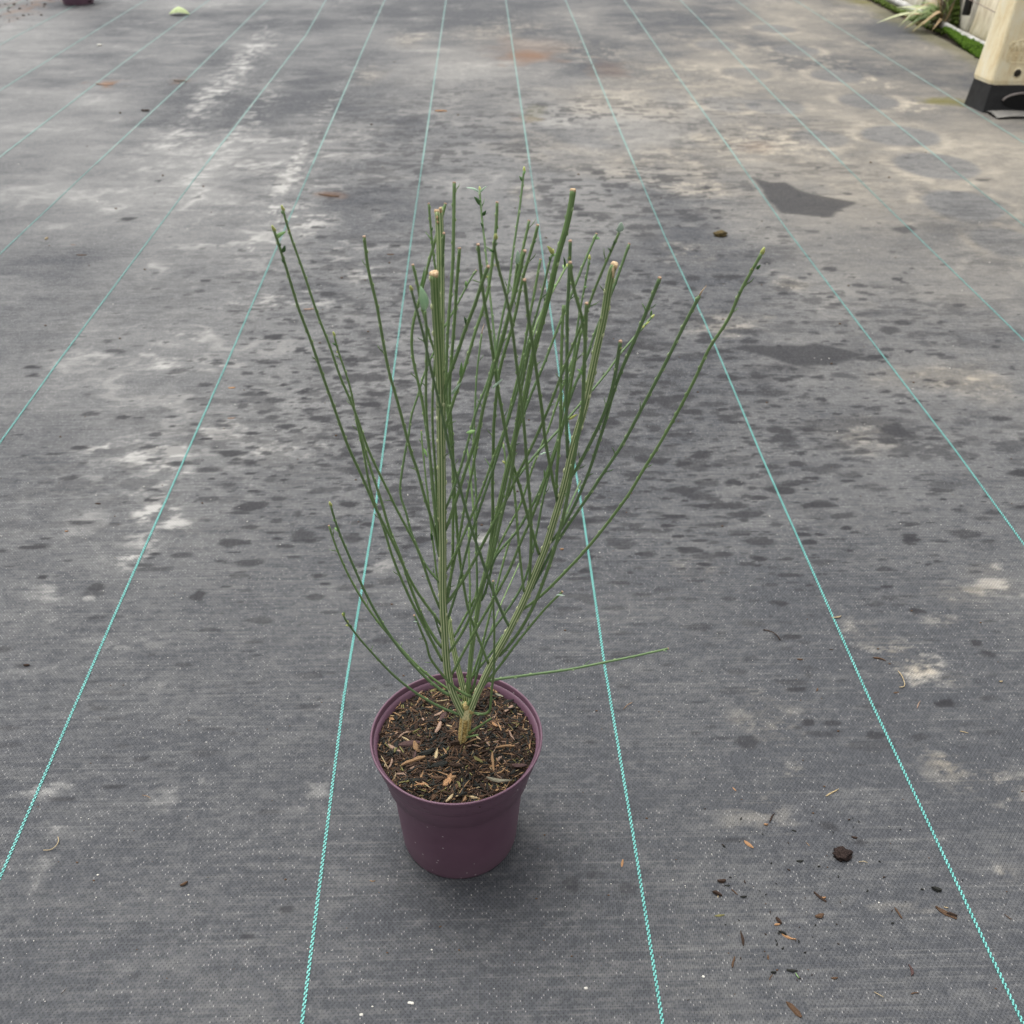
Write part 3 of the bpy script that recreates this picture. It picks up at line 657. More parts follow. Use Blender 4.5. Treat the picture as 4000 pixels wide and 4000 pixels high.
# chips that can be told apart in the photograph (crop coordinates of the pot, scale 1.9325 from (1400, 2500))
BIG = [(415, 940, 195, 17, 'bark_tan', 'sliver', 1.3), (675, 1072, 110, 62, 'bark_orange', 'flake', 1.2), (1108, 832, 150, 3, 'bark_tan', 'sliver', 1.1), (1020, 940, 150, 95, 'bark_tan', 'sliver', .9),
       (1068, 1005, 95, 27, 'bark_tan', 'sliver', 1.2), (1062, 1080, 190, -3, 'bark_grey', 'sliver', 1.1), (385, 803, 165, 8, 'bark_purple', 'flake', .8), (642, 588, 100, 58, 'bark_purple', 'flake', .8),
       (605, 572, 75, 28, 'bark_pink', 'flake', 1.), (602, 682, 90, 62, 'bark_pink', 'flake', 1.), (590, 893, 70, 80, 'bark_straw', 'flake', .9), (258, 825, 75, -28, 'bark_pink', 'flake', 1.),
       (758, 950, 105, 42, 'bark_tan', 'sliver', .8), (1028, 665, 48, -40, 'bark_orange', 'flake', 1.), (1302, 775, 130, 80, 'bark_tan', 'sliver', .8), (905, 932, 95, -38, 'bark_olive', 'flake', .9),
       (425, 890, 60, 75, 'bark_purple', 'block', .8), (520, 870, 130, 20, 'bark_black', 'block', .8), (1165, 1000, 70, 50, 'bark_black', 'flake', 1.), (1215, 965, 110, 0, 'bark_purple', 'flake', 1.),
       (640, 845, 80, -50, 'bark_tan', 'sliver', 1.3), (560, 770, 60, 40, 'bark_black', 'block', 1), (480, 1040, 45, 60, 'bark_tan', 'flake', 1), (340, 1010, 130, 12, 'bark_pink', 'sliver', 1),
       (600, 1055, 110, -6, 'bark_brown', 'flake', .7), (1050, 905, 110, -62, 'bark_tan', 'sliver', .7), (1130, 885, 100, -4, 'bark_tan', 'sliver', .5), (860, 880, 40, 60, 'bark_straw', 'flake', .6),
       (975, 795, 60, -58, 'bark_pink', 'flake', .6), (905, 765, 50, -40, 'bark_straw', 'flake', .6), (850, 800, 100, 20, 'bark_tan', 'sliver', .9), (865, 832, 120, 0, 'bark_pink', 'sliver', .8),
       (560, 380, 120, 22, 'bark_olive', 'flake', .6), (470, 395, 60, 45, 'bark_pink', 'flake', .8), (550, 510, 90, 12, 'bark_tan', 'sliver', 1.3), (585, 430, 70, 35, 'bark_tan', 'sliver', 1), (430, 560, 70, -30, 'bark_brown', 'flake', .8),
       (350, 730, 110, 25, 'bark_pink', 'sliver', 1.), (370, 770, 90, -28, 'bark_straw', 'sliver', 1), (270, 720, 60, 10, 'bark_pink', 'flake', .8), (640, 600, 60, 0, 'bark_tan', 'sliver', .7), (450, 690, 90, 30, 'bark_olive', 'sliver', .9),
       (1010, 385, 90, -35, 'bark_tan', 'sliver', 1.5), (1060, 420, 70, -20, 'bark_grey', 'flake', .8), (1160, 740, 80, -60, 'bark_pink', 'sliver', 1.), (690, 1200, 90, 50, 'bark_straw', 'flake', .7),
       (510, 1110, 110, -40, 'bark_straw', 'sliver', .6), (800, 1130, 120, 50, 'bark_tan', 'sliver', .6), (640, 1030, 100, -22, 'bark_tan', 'sliver', .8), (980, 1045, 60, 40, 'bark_brown', 'flake', .8),
       (745, 1188, 22, 10, 'bark_straw', 'block', 1), (905, 1128, 28, 10, 'bark_straw', 'sliver', 2.5), (790, 1185, 70, 20, 'bark_black', 'block', 1), (935, 1195, 50, 10, 'bark_brown', 'block', 1),
       (190, 690, 60, 70, 'bark_brown', 'sliver', 1), (165, 770, 120, 70, 'bark_tan', 'sliver', .5), (200, 930, 110, -60, 'bark_straw', 'sliver', .4), (330, 560, 60, 20, 'bark_tan', 'sliver', 1), (300, 500, 70, 50, 'bark_tan', 'sliver', 1),
       (740, 800, 90, 10, 'bark_dark', 'block', 1), (640, 900, 60, 30, 'bark_black', 'block', 1), (610, 970, 130, 10, 'bark_black', 'flake', 1), (430, 1075, 100, 0, 'bark_black', 'flake', 1), (1230, 690, 70, -20, 'bark_dark', 'block', 1)]
def soil_pt(cx, cy, lift=0.0):
    w = G(1400 + cx / 1.9325, 2500 + cy / 1.9325, SOIL_Z + lift); return w[0] - PX, w[1] - PY
nchip = 0
for (cx, cy, L, ang, col, kind, wd) in BIG:
    a = math.radians(ang); dx, dy = math.cos(a) * L / 2, -math.sin(a) * L / 2
    p0 = soil_pt(cx - dx, cy - dy); p1 = soil_pt(cx + dx, cy + dy); c = soil_pt(cx, cy)
    LL = math.hypot(p1[0] - p0[0], p1[1] - p0[1])
    put_chip(soil_root, chip(kind, col, nchip % 3), (c[0], c[1], soil_h(*c) + 0.0032), LL, math.atan2(p1[1] - p0[1], p1[0] - p0[0]), random.uniform(-.12, .12), random.uniform(-.3, .3), wd); nchip += 1
cols_w = ['bark_dark'] * 10 + ['bark_brown'] * 7 + ['bark_black'] * 8 + ['bark_tan'] * 4 + ['bark_pink'] * 2 + ['bark_olive'] * 2 + ['bark_straw'] * 1 + ['bark_orange']
while nchip < 298:
    r = (RS - .0065) * math.sqrt(random.random()); a = random.uniform(0, 2 * math.pi); x, y = r * math.cos(a), r * math.sin(a)
    kind = random.choice(['sliver', 'sliver', 'sliver', 'flake', 'flake', 'block'])
    L = random.uniform(.007, .018) if kind == 'sliver' else random.uniform(.006, .014) if kind == 'flake' else random.uniform(.005, .010)
    put_chip(soil_root, chip(kind, random.choice(cols_w), random.randrange(3)), (x, y, soil_h(x, y) + random.uniform(.0005, .003)), L, random.uniform(0, 6.28), random.gauss(0, .22), random.gauss(0, .5), random.uniform(.8, 1.3)); nchip += 1
# everything too small to pick apart: fibres, crumbs and slivers, one joined part per colour
for ci, (cn, count) in enumerate((('bark_dark', 1900), ('bark_brown', 900), ('bark_tan', 360), ('bark_black', 1500), ('bark_olive', 180), ('bark_straw', 60), ('bark_pink', 90))):
    mb = MB()
    for k in range(count):
        r = (RS - .005) * math.sqrt(random.random()); a = random.uniform(0, 2 * math.pi); x, y = r * math.cos(a), r * math.sin(a)
        L = random.uniform(.0025, .0085) if random.random() < .75 else random.uniform(.008, .014); w = random.uniform(.0003, .0011) * (1.6 if cn in ('bark_dark', 'bark_black') else 1)
        mb.box((x, y, soil_h(x, y) + random.uniform(-.0004, .0024)), (L, w, w * .7), random.uniform(0, 6.28), 0, random.gauss(0, .3))
    o = mb.build('fine_litter', M[cn], soil_root, smooth=False); tag(o, None, None, None, 'stuff')

# ------------------------------------------------------------------ the broom plant
plant = empty('broom_plant', (PX, PY, SOIL_Z)); tag(plant, 'pruned broom shrub of bare green stems growing in the purple pot', 'shrub')
PYB = PY
STEMS = {}
def catmull(P, step_px=14):
    P = [np.array(p, float) for p in P]; out = []
    Q = [2 * P[0] - P[1]] + P + [2 * P[-1] - P[-2]]
    for i in range(1, len(Q) - 2):
        p0, p1, p2, p3 = Q[i - 1], Q[i], Q[i + 1], Q[i + 2]; n = max(1, int(np.linalg.norm((p2 - p1)[:2]) / step_px))
        for k in range(n):
            t = k / n
            out.append(0.5 * ((2 * p1) + (-p0 + p2) * t + (2 * p0 - 5 * p1 + 4 * p2 - p3) * t * t + (-p0 + 3 * p1 - 3 * p2 + p3) * t ** 3))
    out.append(Q[-2]); return out
plant_loc = np.array([PX, PY, SOIL_Z])
def dy_at(name, px, py):
    S = STEMS[name]; d = [(q[0] - px) ** 2 + (q[1] - py) ** 2 for q in S['px']]; return S['dy'][int(np.argmin(d))]
LEAVES = []; CUTS = []; BUDS = []
def stem(name, pts, r_tip, r_base, D, parent, tip='cut', mat=None, thick=False, nodes=True, curve=1.25):
    """pts run tip -> base in photograph pixels, radii in photograph pixels, D = tip offset in depth (m)"""
    path = catmull(pts[::-1]); m = len(path)
    win = 1 if name in ('S5', 'S45', 'S47', 'S48') else 4
    A_ = np.array(path); B_ = A_.copy()
    for i in range(1, m - 1):
        k = min(win, i, m - 1 - i); B_[i] = A_[i - k:i + k + 1].mean(0)
    path = [p for p in B_]
    dyb = dy_at(parent, *pts[-1]) if parent else 0.0
    seg = [0.0]
    for i in range(1, m): seg.append(seg[-1] + float(np.linalg.norm(path[i] - path[i - 1])))
    tot = seg[-1]; dys = [dyb + (D - dyb) * (s / tot) ** curve for s in seg]
    W = [V(q[0], q[1], PYB + d) for q, d in zip(path, dys)]
    rad = []
    for i in range(m):
        u = seg[i] / tot; r = (r_base + (r_tip - r_base) * u) * depth(W[i]) / F * (1.0 if thick else 0.92) * (1 + .05 * mnoise.noise(Vector((seg[i] * .03, r_tip, m))))
        rad.append(r)
    STEMS[name] = dict(px=[(float(q[0]), float(q[1])) for q in path], dy=dys, W=W, rad=rad)
    mb = MB(); Wl = [w - plant_loc for w in W]
    rnd = random.Random(sum(map(ord, name)) * 13 + m)
    if thick:
        ph = rnd.random() * 6
        def st(u, k):
            s = 1.0 if k % 4 == 0 else (0.30 if k % 4 == 1 else 0.0)
            fade = thick(u) if callable(thick) else 1.0
            return min(1.0, s * fade)
        mb.tube(Wl, rad, 36, 0.045, 9, True, st, 0.35)
    else:
        mb.tube(Wl, rad, 10, 0.07, 5, True, lambda u, k: 0.26 if k % 2 == 0 else 0.0)
    # leaf scars: pale little cushions on alternating sides
    if nodes:
        s = rnd.uniform(20, 60); side = 1
        while s < tot - 12:
            i = min(m - 2, int(np.searchsorted(seg, s))); t = Wl[min(i + 1, m - 1)] - Wl[i]; t = t / (np.linalg.norm(t) + 1e-9)
            cd = np.array([0, 0, CAM_H]) - W[i]; cd /= np.linalg.norm(cd); sd = np.cross(t, cd); sd /= np.linalg.norm(sd)
            ang = rnd.uniform(-.9, .9); out = sd * side * math.cos(ang) + cd * math.sin(ang)
            r = rad[i]; sc = (0.45 if thick else 0.62) * r + 0.00035
            c = Wl[i] + out * (r * 0.92)
            zq = Vector(t).to_track_quat('Z', 'Y').to_matrix()
            mb.blob(c, (sc * .75, sc * .75, sc * 1.5), rnd.randrange(90), .15, 6, 4, 0.75 if rnd.random() < .7 else .25, M=zq)
            if rnd.random() < .10:                                # a withered needle leaf
                b0 = c; tp = c + out * rnd.uniform(.002, .006) + t * rnd.uniform(.003, .008)
                mb.tube([b0, (b0 + tp) / 2 + out * .0006, tp], [.0004, .0004, .00015], 4, cap=True)
            s += rnd.uniform(38, 78); side = -side
    o = mb.build('branch', mat or M[rnd.choice(['stem_a', 'stem_a', 'stem_b', 'stem_a'])], plant)
    STEMS[name]['obj'] = o
    t = Wl[-1] - Wl[-2]; t = t / np.linalg.norm(t); r = rad[-1]
    if tip == 'cut':
        c = MB(); c.tube([Wl[-1] - t * r * .3, Wl[-1] + t * r * .15, Wl[-1] + t * r * .6], [r * 1.0, r * 1.02, r * .9], 12, .14, 3); c.build('cut_end', M['cut'] if thick else M['cut_thin'], o)
    elif tip == 'bud':
        zq = Vector(t).to_track_quat('Z', 'Y').to_matrix(); c = MB(); k = max(r, .0007)
        c.blob(Wl[-1] + t * k * 1.6, (k * 1.15, k * 1.15, k * 2.6), 3, .12, 8, 6, M=zq); c.blob(Wl[-1] + t * k * .6 + np.array([k, 0, 0]), (k * .7, k * .7, k * 1.8), 5, .12, 6, 5, M=zq)
        c.build('bud', M['bud'], o)
    elif tip == 'dry':
        c = MB(); c.tube([Wl[-1], Wl[-1] + t * .004, Wl[-1] + t * .009 + np.array([.001, 0, 0])], [r * .6, r * .35, r * .1], 6); c.build('dry_tip', M['cut'], o)
    return o

# trunk first
def trunk():
    pts = [(1826, 2768), (1820, 2796), (1817, 2833), (1812, 2868), (1806, 2895), (1802, 2925)]
    rr = [11, 20, 22, 20.5, 15, 10]
    path = catmull([(*p, r) for p, r in zip(pts, rr)][::-1], 6)
    y0 = G(1803, 2905, SOIL_Z)[1] - PYB
    W = [V(q[0], q[1], PYB + y0) for q in path]
    STEMS['T'] = dict(px=[(q[0], q[1]) for q in path], dy=[y0] * len(path), W=W)
    mb = MB(); rad = [q[2] * depth(w) / F for q, w in zip(path, W)]
    mb.tube([w - plant_loc for w in W], rad, 30, .06, 6, True, lambda u, k: 1.0 + (0.95 if u < .8 else .5) if k % 5 else 1.55)
    # woody collar where the stems part
    for (px, py, r) in [(1838, 2775, 15), (1819, 2760, 13), (1806, 2790, 12), (1809, 2878, 14)]:
        w = V(px, py, PYB + y0) - plant_loc; k = r * 1.0 / F
        mb.blob(w, (k * 1.0, k * 1.0, k * 1.5), px % 7, .2, 10, 7, 1.8)
    mb.build('trunk', M['stem_old'], plant)
trunk()
old = M['stem_old']; ta, tb, tc_ = M['stem_a'], M['stem_b'], M['stem_c']
stem('M1', [(1697, 1072), (1702, 1180), (1706, 1259), (1711, 1330), (1715, 1407), (1720, 1536), (1722, 1692), (1725, 1829), (1726, 1985), (1729, 2140), (1729, 2226), (1730, 2355), (1738, 2485), (1741, 2562), (1748, 2627), (1754, 2670), (1775, 2728), (1803, 2777), (1818, 2812)], 17.5, 14, -0.035, 'T', mat=old, thick=lambda u: 1 if u < .6 else max(.35, 1 - (u - .6) * 1.8))
stem('M2', [(2401, 1034), (2386, 1066), (2374, 1143), (2359, 1247), (2333, 1350), (2320, 1420), (2308, 1472), (2290, 1562), (2268, 1650), (2246, 1713), (2230, 1778), (2217, 1842), (2199, 1920), (2178, 1985), (2160, 2049), (2140, 2114), (2119, 2179), (2097, 2218), (2076, 2278), (2050, 2342), (2024, 2394), (1998, 2446), (1972, 2498), (1941, 2549), (1922, 2580), (1904, 2627), (1880, 2672), (1856, 2728), (1838, 2770), (1828, 2806)], 14.5, 13, -0.02, 'T', mat=old, thick=lambda u: 1 if u < .72 else max(.4, 1 - (u - .72) * 2))
stem('M0', [(1826, 2693), (1819, 2735), (1818, 2770), (1818, 2800)], 14, 16, 0.016, 'T', tip=None, mat=old, thick=lambda u: .8, nodes=False)
stem('M4', [(1752, 2410), (1759, 2459), (1772, 2536), (1782, 2588), (1798, 2640), (1810, 2684), (1815, 2715), (1818, 2740)], 9, 12, 0.03, 'M0', tip=None, mat=old, thick=lambda u: 1)
stem('M3', [(2239, 744), (2228, 817), (2207, 910), (2181, 988), (2155, 1107), (2129, 1211), (2103, 1303), (2083, 1381), (2065, 1472), (2052, 1549), (2023, 1653), (2010, 1720), (1992, 1790), (1979, 1842), (1966, 1907), (1950, 1972), (1935, 2049), (1922, 2114), (1909, 2192), (1896, 2252), (1875, 2303), (1867, 2381), (1857, 2446), (1847, 2498), (1839, 2562), (1834, 2640), (1828, 2693), (1824, 2720)], 11.5, 9, 0.05, 'M0', mat=ta, thick=lambda u: 1 if u < .3 else max(.12, 1 - (u - .3) * 1.6))
stem('M1b', [(1714, 827), (1717, 886), (1720, 980), (1722, 1104), (1723, 1250), (1726, 1400), (1730, 1550), (1730, 1700), (1731, 1850)], 16, 10, 0.03, 'M1', mat=old, thick=lambda u: .7, nodes=False)
SL = [
 ('S2', [(1105, 820), (1134, 921), (1159, 986), (1204, 1118), (1254, 1268), (1282, 1330), (1331, 1480), (1370, 1563), (1388, 1610), (1415, 1690), (1450, 1785), (1500, 1885), (1562, 2016), (1603, 2086), (1640, 2163), (1653, 2200), (1676, 2275), (1697, 2327), (1718, 2376)], 5.2, 5.5, .00, 'M1', 'bud'),
 ('S3', [(1305, 1310), (1326, 1392), (1357, 1470), (1383, 1583), (1393, 1650), (1420, 1760), (1433, 1845), (1455, 1945), (1495, 2050), (1525, 2152), (1541, 2200), (1562, 2249), (1615, 2368), (1645, 2420), (1682, 2498), (1707, 2542), (1728, 2582)], 4.2, 6, .02, 'M1', 'bud'),
 ('S3b', [(1390, 1640), (1428, 1765), (1451, 1845), (1487, 1947), (1522, 2075), (1554, 2145), (1573, 2200), (1604, 2296), (1629, 2360), (1650, 2412), (1681, 2472), (1726, 2530)], 5, 6.5, .03, 'M1', None),
 ('S1', [(1070, 900), (1078, 921), (1103, 998), (1129, 1081), (1171, 1221), (1207, 1309), (1254, 1449), (1308, 1600), (1365, 1759), (1402, 1833), (1453, 1953), (1500, 2052), (1552, 2150), (1570, 2200), (1600, 2262), (1641, 2332), (1686, 2389), (1722, 2440)], 6, 6, -.05, 'M1', 'bud'),
 ('S4', [(1423, 925), (1440, 1066), (1466, 1159), (1489, 1288), (1518, 1449), (1543, 1532), (1588, 1700), (1603, 1765), (1635, 1845), (1650, 1915), (1681, 2010), (1699, 2073), (1707, 2140), (1724, 2195)], 6.5, 6, -.02, 'M1', 'cut'),
 ('S5', [(1860, 1057), (1835, 1094), (1798, 1166), (1764, 1228), (1730, 1290), (1700, 1365), (1681, 1402), (1655, 1466), (1632, 1544), (1606, 1627), (1596, 1700), (1585, 1750), (1575, 1811), (1562, 1922), (1585, 1998), (1603, 2070), (1624, 2124), (1652, 2190), (1680, 2232), (1716, 2274)], 4.2, 5, .10, 'M1', 'cut'),
 ('S6', [(1613, 1035), (1630, 1104), (1644, 1180), (1662, 1255), (1676, 1308), (1690, 1350), (1706, 1400)], 6, 5, -.03, 'M1', 'cut'),
 ('S7', [(1740, 796), (1730, 840), (1692, 964), (1668, 1051), (1649, 1135), (1622, 1226), (1609, 1278), (1606, 1329), (1611, 1394), (1624, 1459), (1637, 1503), (1653, 1583), (1666, 1679), (1676, 1740), (1681, 1778), (1686, 1876), (1697, 1972), (1707, 2088), (1720, 2150)], 6, 6, .04, 'M1', 'cut'),
 ('S9', [(1661, 1217), (1663, 1240), (1668, 1303), (1666, 1381), (1666, 1459), (1663, 1536), (1666, 1614), (1671, 1692), (1682, 1790), (1690, 1880), (1700, 1985), (1710, 2080), (1724, 2180)], 5.5, 5.5, -.07, 'M1', None),
 ('S10', [(1702, 1385), (1697, 1433), (1691, 1523), (1689, 1588), (1691, 1700), (1702, 1842), (1707, 1960), (1722, 2100)], 5, 6, -.02, 'M1', None),
 ('S8', [(1607, 1132), (1624, 1197), (1645, 1272), (1660, 1329), (1679, 1425), (1694, 1485), (1715, 1562), (1728, 1627), (1741, 1679), (1761, 1783), (1782, 1847), (1800, 1920), (1821, 1990), (1844, 2075), (1870, 2145), (1888, 2200), (1904, 2252), (1924, 2303), (1955, 2381), (1990, 2450)], 5.5, 6.5, -.09, 'M2', 'bud'),
 ('S10b', [(1675, 796), (1680, 855), (1688, 948), (1699, 1042), (1712, 1110), (1722, 1180)], 4.8, 5, .02, 'M1b', 'cut'),
 ('S10c', [(1734, 912), (1733, 950), (1730, 1000), (1727, 1060)], 6, 6, .01, 'M1b', 'cut'),
 ('S11', [(1775, 714), (1773, 840), (1772, 917), (1770, 1026), (1764, 1104), (1758, 1181), (1752, 1250), (1748, 1303), (1747, 1355), (1743, 1433), (1742, 1500), (1748, 1614), (1757, 1692), (1766, 1778), (1772, 1881), (1772, 1959), (1769, 2062), (1770, 2140), (1768, 2200), (1761, 2265), (1754, 2316), (1742, 2362)], 7.2, 5.5, .06, 'M1', 'cut'),
 ('S12', [(1795, 971), (1792, 1026), (1784, 1104), (1781, 1181), (1776, 1250), (1772, 1303), (1766, 1381), (1759, 1459), (1755, 1536), (1758, 1600), (1763, 1653), (1768, 1726), (1772, 1850), (1779, 1985), (1785, 2062), (1792, 2140), (1798, 2200), (1808, 2265), (1821, 2342), (1836, 2415), (1857, 2459), (1873, 2498), (1888, 2544), (1908, 2592)], 7, 5.5, .05, 'M2', 'cut'),
 ('S13', [(1907, 1042), (1894, 1073), (1873, 1135), (1847, 1218), (1821, 1272), (1800, 1342), (1785, 1394), (1759, 1446), (1740, 1510), (1730, 1570)], 7.5, 7.5, -.08, 'M1', 'cut'),
 ('S14', [(1942, 791), (1941, 855), (1936, 917), (1928, 980), (1922, 1020), (1916, 1088), (1901, 1166), (1880, 1228), (1865, 1272), (1842, 1342), (1834, 1381), (1816, 1433), (1800, 1485), (1779, 1541), (1764, 1588), (1750, 1640), (1735, 1700)], 6.5, 6.5, .00, 'M1', 'cut'),
 ('S15', [(1868, 956), (1873, 1010), (1882, 1088), (1888, 1150), (1899, 1220), (1911, 1277), (1922, 1360), (1931, 1407), (1937, 1472), (1950, 1549), (1963, 1614), (1976, 1690), (1986, 1739), (1998, 1803), (2010, 1840), (2026, 1881), (2041, 1933), (2059, 2010), (2078, 2070), (2090, 2114), (2106, 2164)], 7, 6.5, -.05, 'M2', 'cut'),
 ('S16', [(1874, 742), (1877, 793), (1883, 855), (1890, 917), (1899, 995), (1905, 1073), (1913, 1135), (1919, 1200), (1927, 1265), (1932, 1329), (1936, 1380), (1941, 1450), (1948, 1530), (1958, 1600), (1972, 1680)], 4.2, 5, .09, 'S15', 'bud'),
 ('S17', [(1935, 932), (1929, 980), (1941, 1026), (1960, 1088), (1975, 1150), (1988, 1200), (2000, 1262), (2005, 1316), (2015, 1394), (2026, 1485), (2036, 1562), (2044, 1627), (2051, 1700), (2056, 1790), (2062, 1868), (2072, 1959), (2075, 2049), (2075, 2140), (2071, 2210), (2069, 2300)], 6.5, 6.5, -.10, 'M2', 'bud'),
 ('S18', [(2046, 667), (2034, 781), (2016, 902), (2000, 1010), (1990, 1104), (1978, 1166), (1968, 1220), (1955, 1259), (1945, 1329), (1935, 1375), (1922, 1430), (1911, 1472), (1891, 1536), (1862, 1588), (1849, 1640), (1835, 1700), (1821, 1752), (1803, 1816), (1785, 1868), (1774, 1907), (1759, 1946), (1738, 1990)], 4.6, 5.5, .11, 'M1', 'bud'),
 ('S19', [(2050, 981), (2037, 1026), (2025, 1104), (2000, 1181), (1981, 1252), (1960, 1329), (1940, 1394), (1927, 1446), (1909, 1510), (1888, 1588), (1872, 1679), (1860, 1720), (1836, 1778), (1818, 1842), (1797, 1907), (1779, 1959), (1769, 1998), (1740, 2070)], 7.5, 6.5, -.06, 'M1', 'cut'),
 ('S21', [(2101, 880), (2088, 936), (2062, 1020), (2040, 1090), (2028, 1160), (2012, 1240), (1994, 1300), (1975, 1360), (1958, 1420), (1945, 1480), (1938, 1560), (1930, 1640), (1927, 1713), (1928, 1778), (1924, 1855), (1924, 1933), (1927, 2010), (1924, 2060), (1915, 2125)], 6.5, 6.5, .02, 'M3', 'cut'),
 ('S20', [(2067, 862), (2056, 917), (2045, 964), (2032, 1020), (2016, 1090), (2002, 1170), (1985, 1250), (1965, 1330), (1945, 1400), (1925, 1460), (1905, 1530), (1885, 1610), (1868, 1713), (1857, 1778), (1847, 1829), (1839, 1868), (1829, 1920), (1818, 1959), (1808, 2023), (1797, 2088), (1785, 2145), (1772, 2205), (1756, 2278), (1738, 2335)], 5.8, 5.2, .06, 'M1', 'cut'),
 ('S22', [(2049, 1094), (2056, 1150), (2060, 1200), (2067, 1265), (2075, 1303), (2088, 1394), (2101, 1485), (2114, 1575), (2124, 1653), (2127, 1713), (2142, 1778), (2155, 1855), (2176, 1948)], 7.5, 6.5, -.08, 'M2', 'cut'),
 ('S23', [(2019, 1032), (2018, 1048), (2009, 1104), (2003, 1150), (1996, 1200), (1985, 1250)], 4, 4, .05, 'S20', None),
 ('S24', [(2111, 1014), (2096, 1092), (2083, 1169), (2070, 1225), (2059, 1290), (2044, 1381), (2034, 1433), (2015, 1497), (2005, 1549), (1984, 1627), (1970, 1690), (1935, 1765), (1919, 1816), (1904, 1855), (1880, 1920), (1857, 1979), (1839, 2023), (1821, 2062), (1798, 2127), (1774, 2166), (1754, 2213), (1738, 2235)], 5.5, 5.2, .07, 'M1', 'cut'),
 ('S25', [(2157, 990), (2140, 1050), (2124, 1118), (2103, 1205), (2085, 1265), (2068, 1316), (2055, 1368), (2043, 1433), (2025, 1510), (2008, 1570), (1985, 1640), (1962, 1720), (1938, 1800), (1914, 1868), (1896, 1920), (1875, 1985), (1857, 2036), (1844, 2075), (1829, 2127), (1811, 2200), (1798, 2257), (1787, 2303), (1772, 2345), (1756, 2402), (1742, 2437)], 4.8, 5.5, .03, 'M1', 'bud'),
 ('S26', [(2212, 1040), (2176, 1107), (2150, 1155), (2124, 1200), (2093, 1268), (2080, 1310), (2060, 1400)], 4.5, 5, .12, 'S25', 'bud'),
 ('S27', [(2330, 914), (2310, 962), (2279, 1030), (2253, 1102), (2228, 1159), (2191, 1250), (2178, 1290), (2160, 1324), (2142, 1381), (2121, 1433), (2103, 1472), (2085, 1516), (2070, 1549), (2052, 1601), (2034, 1653), (2018, 1692), (2000, 1750), (1990, 1800)], 5.5, 5.5, .10, 'M3', 'cut'),
 ('S28', [(2418, 908), (2409, 931), (2383, 988), (2357, 1050), (2331, 1107), (2305, 1180), (2277, 1255), (2250, 1318), (2228, 1376), (2204, 1433), (2181, 1497), (2155, 1567), (2129, 1627), (2097, 1700), (2078, 1744), (2062, 1778), (2046, 1803), (2026, 1845), (2008, 1881), (1992, 1920), (1976, 1959), (1945, 2010), (1909, 2080), (1883, 2127), (1856, 2184), (1834, 2226), (1803, 2272), (1779, 2314), (1740, 2360)], 5.5, 6.5, -.05, 'M1', None),
 ('S29', [(2458, 953), (2440, 1004), (2409, 1092), (2375, 1180), (2345, 1250), (2321, 1303), (2310, 1342), (2292, 1402), (2274, 1440), (2253, 1484), (2230, 1544), (2218, 1588), (2204, 1635), (2190, 1685), (2165, 1765), (2150, 1803), (2137, 1842), (2121, 1889), (2103, 1933), (2080, 1972), (2052, 2023), (2031, 2054), (2010, 2101), (1973, 2125), (1935, 2160), (1918, 2230), (1904, 2298), (1880, 2345)], 5.8, 5.2, .08, 'M3', 'cut'),
 ('S33', [(2292, 1186), (2289, 1230), (2287, 1324), (2282, 1428), (2281, 1459), (2279, 1536), (2275, 1614), (2264, 1670), (2252, 1730), (2243, 1790), (2232, 1850), (2222, 1900), (2217, 1950), (2204, 2000), (2191, 2054), (2176, 2114), (2160, 2166), (2145, 2210), (2112, 2298), (2091, 2355), (2060, 2415), (2029, 2466), (1988, 2523), (1950, 2562)], 8, 6.5, -.06, 'M2', 'cut'),
 ('S30', [(2228, 942), (2225, 1040), (2220, 1169), (2215, 1213), (2216, 1290), (2215, 1420), (2214, 1485), (2212, 1536), (2212, 1614), (2214, 1692), (2216, 1740), (2219, 1790)], 7.5, 7, -.02, 'M2', 'cut'),
 ('S31', [(2202, 1192), (2199, 1230), (2195, 1329), (2193, 1433), (2191, 1521), (2191, 1588), (2188, 1692), (2181, 1778), (2176, 1840), (2172, 1900), (2176, 1960)], 6.5, 6, .02, 'M2', None),
 ('S32', [(2228, 1026), (2233, 1092), (2253, 1169), (2274, 1236), (2283, 1290), (2286, 1350)], 7.5, 7.5, -.06, 'S33', 'cut'),
 ('S34', [(2424, 1334), (2414, 1394), (2406, 1446), (2396, 1510), (2375, 1570), (2362, 1614), (2338, 1666), (2316, 1708), (2292, 1757), (2274, 1796), (2254, 1829), (2225, 1872)], 8, 7, -.03, 'M2', 'cut'),
 ('S35', [(2577, 1086), (2548, 1159), (2517, 1236), (2476, 1335), (2445, 1402), (2424, 1452), (2412, 1485), (2398, 1523), (2383, 1575), (2370, 1630), (2347, 1700), (2326, 1765), (2308, 1824), (2285, 1881), (2264, 1930), (2243, 1977), (2215, 2029), (2189, 2070), (2165, 2106), (2142, 2126)], 8, 6, -.03, 'M2', 'cut'),
 ('S36', [(2545, 1240), (2517, 1268), (2497, 1304), (2460, 1335), (2424, 1376), (2396, 1420), (2362, 1469), (2316, 1521), (2261, 1583), (2228, 1624), (2190, 1670), (2160, 1708), (2137, 1728), (2103, 1759), (2078, 1793), (2052, 1824), (2028, 1855), (2000, 1895), (1975, 1950)], 4.5, 5, .13, 'M3', 'bud'),
 ('S37', [(2732, 1156), (2673, 1267), (2616, 1386), (2559, 1495), (2507, 1594), (2470, 1665), (2448, 1708), (2409, 1772), (2370, 1827), (2336, 1878), (2305, 1928), (2274, 1974), (2233, 2028), (2207, 2072), (2186, 2103), (2160, 2140), (2129, 2200), (2091, 2280), (2056, 2332)], 7.5, 6, -.02, 'M2', 'dry'),
